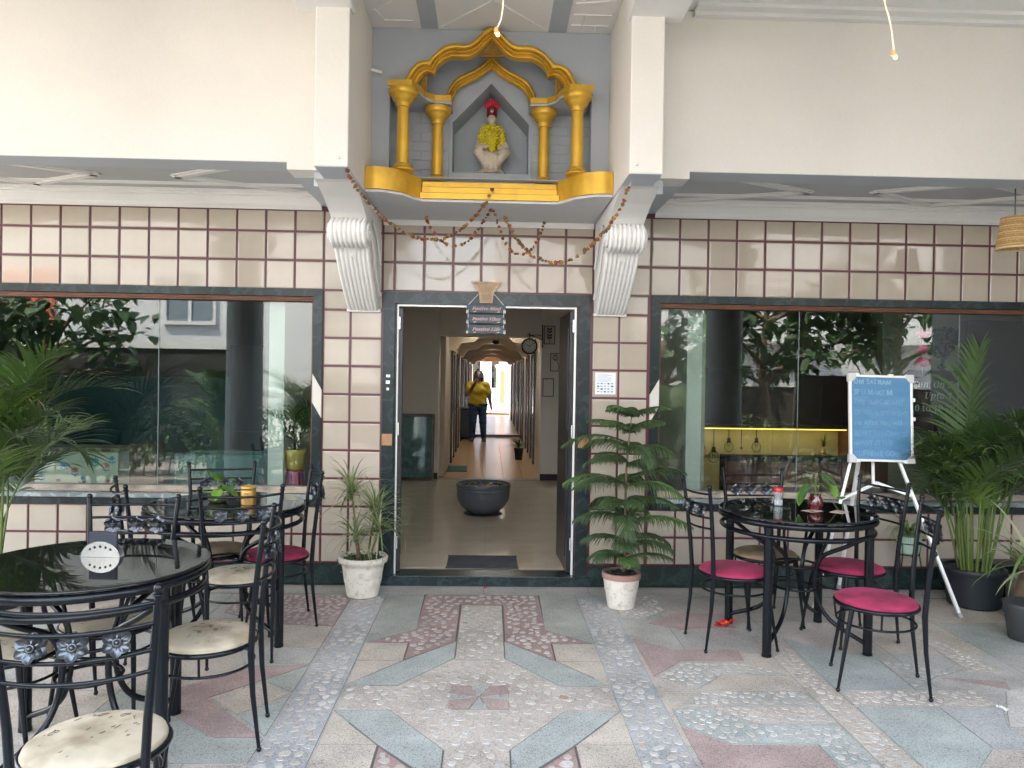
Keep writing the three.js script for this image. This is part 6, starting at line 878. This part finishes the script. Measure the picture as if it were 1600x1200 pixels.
{
  const t = thing('seated_statue', 'white seated bearded statue draped in yellow cloth with a red crested turban', 'statue', [0.006, 3.118, 0.19]), wm = mat(0.62, 0.55, 0.46, { roughness: 0.5, map: texPot });
  t.scale.setScalar(0.96); const F2 = union([cap([-0.095, 0.012, 0], [0.095, 0.012, 0], 0.014, 0.014), ell([0, 0.02, 0], [0.115, 0.022, 0.075]), ell([0, 0.06, 0], [0.078, 0.06, 0.06]), ell([0, 0.135, 0.02], [0.105, 0.055, 0.062]), ell([0, 0.09, 0.03], [0.075, 0.06, 0.05]), cap([-0.05, 0.14, 0.0], [-0.108, 0.165, 0.05], 0.042, 0.03), cap([0.05, 0.14, 0.0], [0.115, 0.165, 0.05], 0.042, 0.03), cap([-0.10, 0.165, 0.05], [-0.05, 0.08, 0.055], 0.034, 0.022), cap([0.105, 0.165, 0.05], [0.05, 0.08, 0.055], 0.036, 0.022), cap([0.03, 0.13, 0.075], [0.035, 0.03, 0.07], 0.014, 0.012), ell([0, 0.25, -0.01], [0.075, 0.12, 0.06]), cap([-0.055, 0.35, 0], [0.055, 0.35, 0], 0.035, 0.035), cap([-0.075, 0.34, 0], [-0.10, 0.22, 0.03], 0.026, 0.022), cap([0.075, 0.34, 0], [0.105, 0.22, 0.03], 0.026, 0.022), cap([0.105, 0.22, 0.03], [0.06, 0.19, 0.085], 0.021, 0.016), cap([-0.10, 0.22, 0.03], [-0.04, 0.2, 0.09], 0.021, 0.016), cap([0, 0.37, 0], [0, 0.41, 0.005], 0.022, 0.022)], 0.022);
  const hd = union([ell([0, 0.435, 0.012], [0.031, 0.042, 0.036]), ell([0, 0.405, 0.028], [0.022, 0.028, 0.02]), cap([0, 0.44, 0.046], [0, 0.428, 0.054], 0.0045, 0.006), ell([-0.032, 0.432, 0.008], [0.006, 0.012, 0.008]), ell([0.032, 0.432, 0.008], [0.006, 0.012, 0.008]), cap([-0.012, 0.447, 0.044], [-0.02, 0.446, 0.04], 0.0035, 0.003), cap([0.012, 0.447, 0.044], [0.02, 0.446, 0.04], 0.0035, 0.003)], 0.008);
  obj('body', [sdfMesh(F2, [0, 0.2, 0.02], 0.24, 84), sdfMesh(hd, [0, 0.42, 0.015], 0.065, 48)], wm, t);
  for (const s of [-1, 1]) obj('eye', ball(s * 0.0125, 0.4385, 0.0425, 0.0034, 8, 6), M.black, t);
  const cl = union([ell([0, 0.26, -0.006], [0.083, 0.12, 0.068]), cap([-0.04, 0.355, 0], [0.04, 0.355, 0], 0.036, 0.036), cap([-0.062, 0.34, 0], [-0.082, 0.26, 0.03], 0.026, 0.026), cap([0.062, 0.34, 0], [0.084, 0.26, 0.03], 0.026, 0.026), cap([0, 0.28, 0.06], [0.004, 0.17, 0.085], 0.05, 0.014)], 0.03), nz = (x, y, z) => 0.007 * Math.sin(x * 130 + Math.sin(y * 90) * 2) * Math.sin(y * 110 + z * 60 + x * 40) + 0.004 * Math.sin(x * 260 - y * 210);
  obj('yellow_cloth', sdfMesh((x, y, z) => Math.max(cl(x, y, z) - 0.006 - nz(x, y, z), (0.155 + Math.abs(x - 0.004) * 0.95 - y) * 0.7, y - 0.392), [0, 0.26, 0.02], 0.16, 80), mat(0.62, 0.52, 0.025, { roughness: 0.45 }), t);
  const red = mat(0.55, 0.008, 0.03, { roughness: 0.45 }), dk = mat(0.20, 0.012, 0.02, { roughness: 0.5 });
  obj('turban', [lathe([[0, 0.455], [0.036, 0.455], [0.038, 0.463], [0.034, 0.52], [0.036, 0.525], [0, 0.527]], 28).translate(0, 0, 0.006), ...[0.468, 0.484, 0.50, 0.515].map((y) => torus(0.0365, 0.0035, y, 28, 6).translate(0, 0, 0.006))], dk, t);
  for (let k = 0; k < 9; k++) { const a = (k - 4) * 0.36; obj('crest_feather', new THREE.SphereGeometry(0.0135, 10, 8).scale(0.9, 2.3, 0.5).translate(0, 0.034, 0).rotateZ(-a).translate(0, 0.524, 0.016 + 0.002 * (k % 2)), red, t); }
  obj('crest_core', ball(0, 0.532, 0.02, 0.016, 14, 10), red, t); obj('turban_jewel', ball(0.002, 0.49, 0.043, 0.0135, 14, 12).scale(0.9, 1, 1).translate(0, 0, 0), mat(0.75, 0.8, 0.8, { roughness: 0.2 }), t); obj('jewel_stone', new THREE.SphereGeometry(0.0075, 12, 10).scale(0.8, 1.2, 0.6).translate(0.002, 0.49, 0.0555), mat(0.01, 0.25, 0.30, { roughness: 0.1 }), t);
}
// ---------- things inside the right room ----------
const { FontLoader } = await import('three/addons/loaders/FontLoader.js'), { TextGeometry } = await import('three/addons/geometries/TextGeometry.js');
const fontB = await new FontLoader().loadAsync('fonts/droid/droid_sans_bold.typeface.json');
{
  const c = thing('lit_counter', 'cafe counter with a yellow lit recess under its brown overhang', 'counter');
  obj('back_panel', box(2.17, 4.12, 0.12, 1.08, -3.06, -2.95), mat(0.42, 0.36, 0.21, { roughness: 0.6 }), c); obj('end_panel', box(2.13, 2.169, 0.12, 1.08, -3.06, -2.7), M.wood, c); obj('end_panel', box(4.121, 4.17, 0.12, 1.08, -3.06, -2.7), M.wood, c); obj('top', rbox(2.1, 4.2, 1.081, 1.119, -3.15, -2.68, 0.006), M.wood, c);
  obj('light_strip', box(2.18, 4.11, 1.062, 1.074, -2.735, -2.715), mat(1, 0.7, 0.15, { emissive: new THREE.Color(1.0, 0.62, 0.10), emissiveIntensity: 0.35 }), c);
  const l = new THREE.RectAreaLight(new THREE.Color(1.0, 0.72, 0.22), 1.3, 1.9, 0.05); l.position.set(3.14, 1.055, -2.74); l.lookAt(3.14, 0.4, -2.95); c.add(l);
  obj('lower_shelf', rbox(2.17, 4.12, 0.21, 0.24, -2.94, -2.6, 0.004), mat(0.5, 0.42, 0.25), c);
  const d = thing('bulb_wall_art', 'black bulb and cord wall art on the lit counter panel spelling SUCCESS', 'wall art', [0, 0, -2.944]);
  for (const [x, y, s] of [[2.347, 0.733, 1], [2.492, 0.848, 0.95], [2.65, 0.74, 1.15], [2.826, 0.859, 1], [2.974, 0.80, 0.5], [3.152, 0.863, 1]]) { obj('cord', rod(V(x, 1.05, 0), V(x, y + 0.075 * s, 0), 0.004, 0.004, 6), M.black, d); obj('socket', [box(x - 0.018 * s, x + 0.018 * s, y + 0.04 * s, y + 0.085 * s, -0.004, 0.006), box(x - 0.024 * s, x + 0.024 * s, y + 0.03 * s, y + 0.048 * s, -0.004, 0.006)], M.black, d); if (s > 0.6) { const pts = []; for (let i = 0; i <= 24; i++) { const a = -0.55 + (6.283 + 1.1 - 2 * 0.0) * 0 + (i / 24) * (6.283 - 1.1) + 0.55 + Math.PI / 2; pts.push([x + Math.cos(a + 0.55) * 0.052 * s, y - 0.02 + Math.sin(a + 0.55) * 0.056 * s, 0]); } obj('bulb_outline', [tube(pts, 0.003, 30, 5), tube([[x - 0.01, y + 0.03 * s, 0], [x - 0.016, y - 0.015, 0], [x, y, 0], [x + 0.016, y - 0.015, 0], [x + 0.01, y + 0.03 * s, 0]], 0.002, 14, 4)], M.black, d); } }
  const tg = new TextGeometry('SUCCESS', { font: fontB, size: 0.036, depth: 0.004, curveSegments: 4 }); tg.translate(2.50, 0.712, 0); obj('lettering', tg, M.black, d);
  const v = thing('brass_vase', 'small brass vase with spiky leaves on the lit counter shelf', 'vase', [3.875, 0.80, -2.78]), r = rng(44); obj('body', lathe([[0, -0.02], [0.025, -0.02], [0.032, 0.01], [0.012, 0.05], [0.018, 0.07], [0, 0.065]], 20), M.gold, v); for (let k = 0; k < 22; k++) obj('leaf', ribbonLeaf(V(0, 0.06, 0), r() * 6.28, 0.12 + 0.1 * r(), 0.012, 0.5 + 0.9 * r(), 0.6, { base: 1, n: 4 }), M.frond, v); obj('stand', box(-0.08, 0.08, -0.56, -0.0205, -0.06, 0.06), M.wood, v);
  const b = thing('tiled_bench', 'brown tiled bench back with a dark mosaic top behind the right glass', 'bench'); obj('core', rbox(2.085, 3.55, 0.1, 0.958, -0.86, -0.72, 0.012), mat(0.05, 0.03, 0.025), b);
  const bt = [mat(0.25, 0.10, 0.07, { roughness: 0.25, map: texDirt }), mat(0.30, 0.13, 0.09, { roughness: 0.25, map: texDirt }), mat(0.22, 0.10, 0.08, { roughness: 0.25, map: texDirt })]; for (let i = 0; i < 7; i++) for (let k = 0; k < 4; k++) obj('tile', rbox(2.09 + i * 0.208, 2.09 + i * 0.208 + 0.204, 0.11 + k * 0.2, 0.11 + k * 0.2 + 0.196, -0.7195, -0.712, 0.003, 1), bt[(i * 2 + k) % 3], b);
  const r5 = rng(46); for (let x = 2.12; x < 3.52; x += 0.034) if (Math.floor((x - 2.1) / 0.17) % 2 || r5() < 0.25) obj('mosaic', prism([[-0.015, -0.014], [0.013, -0.015], [0.015, 0.012], [-0.012, 0.014]], 0, 0.004).rotateZ((r5() - 0.5) * 0.5).translate(x, 0.933, -0.7118), r5() < 0.75 ? M.black : mat(0.3, 0.28, 0.25), b);
  const k = thing('pink_streamer', 'string of three pink honeycomb paper ornaments hanging inside the right window', 'ornament', [3.52, 0, -0.17]), pk = mat(0.72, 0.06, 0.22, { roughness: 0.8 }); obj('string', rod(V(0, 1.70, 0), V(0, 2.16, 0), 0.002), M.white, k);
  for (const [y, rx, ry] of [[2.015, 0.055, 0.04], [1.898, 0.036, 0.042], [1.79, 0.055, 0.038]]) { const g = []; for (let i = 0; i < 14; i++) g.push(new THREE.CircleGeometry(1, 14, 0, Math.PI).rotateZ(-Math.PI / 2).scale(rx, ry, 1).rotateY(i / 14 * 6.283)); obj('paper_ball', [...g, new THREE.SphereGeometry(0.94, 14, 8).scale(rx, ry, rx)].map((q) => T(q, 0, y, 0)), mat(0.72, 0.06, 0.22, { roughness: 0.8, side: THREE.DoubleSide }), k); }
  const w = thing('tree_wall_art', 'black cut-out tree wall art on the beige wall inside the right window', 'wall art', [4.56, 1.72, -1.625]), r6 = rng(48), br = [], lv = [];
  const grow = (p, a, L, n) => { const q = V(p.x + Math.sin(a) * L, p.y + Math.cos(a) * L, 0); br.push(taper([p, q], [0.004 + n * 0.005, 0.002 + n * 0.004], 5)); for (let i = 0; i < 7; i++) lv.push(leafGeo(0.055, 0.03, 0, 2).rotateX(-Math.PI / 2).rotateZ(r6() * 6.28).translate(lerp(p.x, q.x, r6()) + (r6() - 0.5) * 0.06, lerp(p.y, q.y, r6()) + (r6() - 0.5) * 0.06, 0.004)); if (n > 0) for (const s of [-1, 0.15, 1]) grow(q, a + s * (0.5 + 0.3 * r6()), L * 0.72, n - 1); };
  grow(V(0, 0, 0), 0, 0.17, 3); obj('branches', br, M.black, w); obj('leaves', lv, mat(0.012, 0.012, 0.013, { side: THREE.DoubleSide }), w);
  const ptx = canvasTex(640, 768, (x, W2, H) => { x.fillStyle = '#1d2026'; x.fillRect(0, 0, W2, H); x.fillStyle = '#b9bdb6'; x.font = 'italic bold 92px serif'; x.fillText('Fun  On Tea', 40, 180, 540); x.fillText('Upto 5', 170, 300, 320); x.font = 'bold 100px serif'; x.fillText('10 to 10 2025', 20, 440, 600); x.fillStyle = '#5a3d48'; x.fillRect(60, 500, 230, 150); x.fillStyle = '#6b2a24'; x.fillRect(320, 500, 140, 140); x.strokeStyle = '#b9bdb6'; x.lineWidth = 5; x.strokeRect(150, 660, 220, 80); x.font = 'italic 56px serif'; x.fillText('Happy', 180, 722, 160); });
  const p = thing('tea_poster', 'black chalk poster with white tea offer lettering inside the right window', 'poster', [4.52, 1.39, -1.63]); obj('backing', rbox(-0.31, 0.30, -0.36, 0.36, -0.008, 0.0, 0.003), M.black, p); rawMesh('print', new THREE.PlaneGeometry(0.6, 0.71).translate(-0.005, 0, 0.0015), new THREE.MeshStandardMaterial({ map: ptx, roughness: 0.6 }), p); obj('border', [box(-0.312, -0.303, -0.36, 0.36, 0.0005, 0.006), box(0.293, 0.302, -0.36, 0.36, 0.0005, 0.006)], darkWood, p);
}
// ---------- things inside the left room ----------
{
  const tx = canvasTex(768, 384, (x, W2, H) => { x.fillStyle = '#b9bba6'; x.fillRect(0, 0, W2, H); const fl = (cx, cy, c, s) => { x.fillStyle = c; for (let k = 0; k < 9; k++) { x.beginPath(); x.ellipse(cx + Math.cos(k * 0.7) * 16 * s, cy + Math.sin(k * 0.7) * 14 * s, 14 * s, 6 * s, k * 0.7, 0, 6.3); x.fill(); } }; const stem = (cx, cy) => { x.strokeStyle = '#4d7f96'; x.lineWidth = 4; x.beginPath(); x.moveTo(cx, cy); x.quadraticCurveTo(cx + 6, cy + 40, cx, cy + 80); x.stroke(); x.fillStyle = '#4d7f96'; for (const s of [-1, 1]) { x.beginPath(); x.ellipse(cx + s * 18, cy + 48, 22, 7, s * -0.6, 0, 6.3); x.fill(); } }; for (const [a, b, c, s] of [[120, 90, '#3f7fae', 1], [270, 140, '#3f7fae', 1.3], [370, 200, '#a05a58', 1.3], [500, 60, '#3f7fae', 0.8], [560, 90, '#3f7fae', 1.4], [660, 150, '#a05a58', 1.4], [720, 60, '#3f7fae', 1], [690, 320, '#a04848', 0.7], [60, 260, '#3f7fae', 1], [440, 290, '#3f7fae', 0.7], [220, 320, '#a05a58', 0.8]]) { stem(a, b); fl(a, b, c, s); } });
  const b = thing('floral_box', 'pale box printed with blue and red flowers behind the left glass', 'box', [-3.26, 0.69, -0.36]); obj('carcass', rbox(-0.325, 0.33, 0, 0.275, -0.16, 0.10, 0.004), mat(0.50, 0.50, 0.42, { roughness: 0.6 }), b); rawMesh('floral_print', new THREE.PlaneGeometry(0.645, 0.268).translate(0, 0.137, 0.1015), new THREE.MeshStandardMaterial({ map: tx, roughness: 0.5 }), b); obj('lid', rbox(-0.34, 0.345, 0.276, 0.31, -0.17, 0.105, 0.004), mat(0.42, 0.36, 0.27, { map: texWood }), b); for (let k = 0; k < 6; k++) obj('lid_inlay', box(-0.3 + k * 0.1, -0.25 + k * 0.1 + 0.02 * (k % 2), 0.282, 0.304, 0.1052, 0.107), M.wood, b);
  const g = thing('glass_tank', 'empty rectangular glass tank with teal edges behind the left glass', 'tank', [-2.12, 0.69, -0.42]), gp = phys(0.75, 0.9, 0.88, { roughness: 0.02, transmission: 0.9, thickness: 0, ior: 1.5 }), ge = mat(0.10, 0.17, 0.165, { roughness: 0.2 });
  obj('glass_side', box(-0.36, 0.36, 0.01, 0.26, 0.154, 0.16), gp, g); obj('glass_side', box(-0.36, 0.36, 0.01, 0.26, -0.16, -0.154), gp, g); obj('glass_side', box(-0.36, -0.354, 0.01, 0.26, -0.153, 0.153), gp, g); obj('glass_side', box(0.354, 0.36, 0.01, 0.26, -0.153, 0.153), gp, g);
  obj('edge_trim', [...[-1, 1].flatMap((sx) => [-1, 1].map((sz) => box(sx * 0.362 - 0.004, sx * 0.362 + 0.004, 0, 0.27, sz * 0.162 - 0.004, sz * 0.162 + 0.004))), box(-0.36, 0.36, 0.262, 0.27, 0.157, 0.167), box(-0.36, 0.36, 0.262, 0.27, -0.167, -0.157), box(-0.357, 0.357, 0.0, 0.009, -0.157, 0.157)], ge, g); obj('back_sheet', box(-0.35, 0.35, 0.012, 0.25, -0.152, -0.148), mat(0.03, 0.06, 0.062, { roughness: 0.4 }), g);
  const y = thing('yellow_pot_plant', 'plant in a yellow pot on a pink stand behind the left glass', 'plant', [-1.53, 0.69, -0.27]), r = rng(52); obj('stand', lathe([[0, 0], [0.075, 0], [0.078, 0.01], [0.062, 0.14], [0.07, 0.15], [0, 0.15]], 24), mat(0.62, 0.16, 0.24, { roughness: 0.6 }), y); for (let k = 0; k < 7; k++) { const a = k * 0.9; obj('stand_rib', rod(V(Math.cos(a) * 0.079, 0.012, Math.sin(a) * 0.079), V(Math.cos(a) * 0.066, 0.14, Math.sin(a) * 0.066), 0.006), k % 2 ? M.black : mat(0.15, 0.2, 0.42), y); }
  obj('pot', lathe([[0, 0.152], [0.055, 0.152], [0.066, 0.17], [0.084, 0.28], [0.088, 0.285], [0.09, 0.32], [0.078, 0.32], [0, 0.30]], 32), mat(0.58, 0.40, 0.10, { roughness: 0.3 }), y); obj('soil', lathe([[0, 0.312], [0.079, 0.31]], 20), M.soil, y); for (let k = 0; k < 9; k++) obj('frond', palmFrond(V(0, 0.31, 0), r() * 6.28, 0.3 + 0.2 * r(), 1.2, 1.0, 0.16, r, { width: 0.012, pairs: 12, r0: 0.004 }), M.frondDark, y);
  const s = thing('pink_scoop', 'small pink plastic scoop lying on the left window sill', 'scoop', [-1.70, 0.735, -0.23]); obj('cup', lathe([[0, 0], [0.035, 0], [0.045, 0.07], [0.04, 0.07], [0.03, 0.008], [0, 0.008]], 20).rotateZ(1.2), mat(0.62, 0.10, 0.16, { roughness: 0.5 }), s); obj('handle', rod(V(-0.01, 0.01, 0), V(0.07, 0.12, 0), 0.006), M.alu, s);
}
// ---------- small litter on the floor ----------
{
  const crumple = (name, label, x, z, s, m, seed, flat = 0.5) => { const t = thing(name, label, 'litter', [x, 0.0005, z], seed), r = rng(seed); const g = gridMesh(10, 8, (u, v) => V((u - 0.5) * s * 2, Math.abs(0.25 * s * Math.sin(u * 9 + seed) * Math.sin(v * 7) + 0.3 * s * hash(Math.round(u * 10), Math.round(v * 8), seed)) * flat * 2, (v - 0.5) * s * 1.2 + 0.2 * s * Math.sin(u * 7))); obj('sheet', g, m, t); return t; };
  const dbl = (r, g, b) => mat(r, g, b, { side: THREE.DoubleSide, roughness: 0.3 });
  const w = thing('sweet_wrapper', 'crumpled shiny red sweet wrapper under the right table', 'litter', [1.588, 0.0005, 0.95], 0.5), rw2 = dbl(0.62, 0.012, 0.014); obj('body', gridMesh(18, 12, (u, v) => { const a = v * Math.PI * 2, x = (u - 0.5) * 0.085, k = 0.4 + 0.6 * Math.sin(Math.PI * u), n = 1 + 0.28 * Math.sin(x * 260 + Math.sin(a * 3) * 2) * Math.sin(a * 4 + u * 7); return V(x, 0.021 + Math.sin(a) * 0.019 * k * n, Math.cos(a) * 0.026 * k * n); }), rw2, w); for (const s of [-1, 1]) obj('twisted_end', gridMesh(6, 10, (u, v) => V(s * (0.038 + 0.03 * u), 0.021 + (v - 0.5) * 0.034 * u + 0.006 * Math.sin(v * 16), 0.02 * Math.sin(v * 14) * u + (v - 0.5) * 0.03 * u)), rw2, w); obj('gold_print', gridMesh(4, 4, (u, v) => V((u - 0.2) * 0.03, 0.028 + 0.01 * Math.sin(u * 5), 0.012 + v * 0.018)), dbl(0.8, 0.45, 0.05), w);
  crumple('paper_scrap', 'small white paper scrap on the floor at the lower right', 2.61, 2.2, 0.028, dbl(0.75, 0.75, 0.72), 5, 0.4); crumple('red_scrap', 'tiny red wrapper scrap before the doorstep', 0.012, 0.085, 0.015, dbl(0.6, 0.02, 0.02), 7, 0.8); crumple('red_scrap', 'flat red packet lying under the back left table', -1.456, 0.54, 0.035, dbl(0.55, 0.02, 0.03), 8, 0.3);
  crumple('leaf_scrap', 'dry brown leaf scrap with a blue fleck on the pebbled walk', 0.42, 2.09, 0.022, dbl(0.35, 0.22, 0.12), 9, 0.5); crumple('paper_scrap', 'pale paper scrap on the floor beside the white pine pot', 1.17, 0.50, 0.035, dbl(0.45, 0.43, 0.4), 10, 0.2);
}
renderer.render(scene, camera);
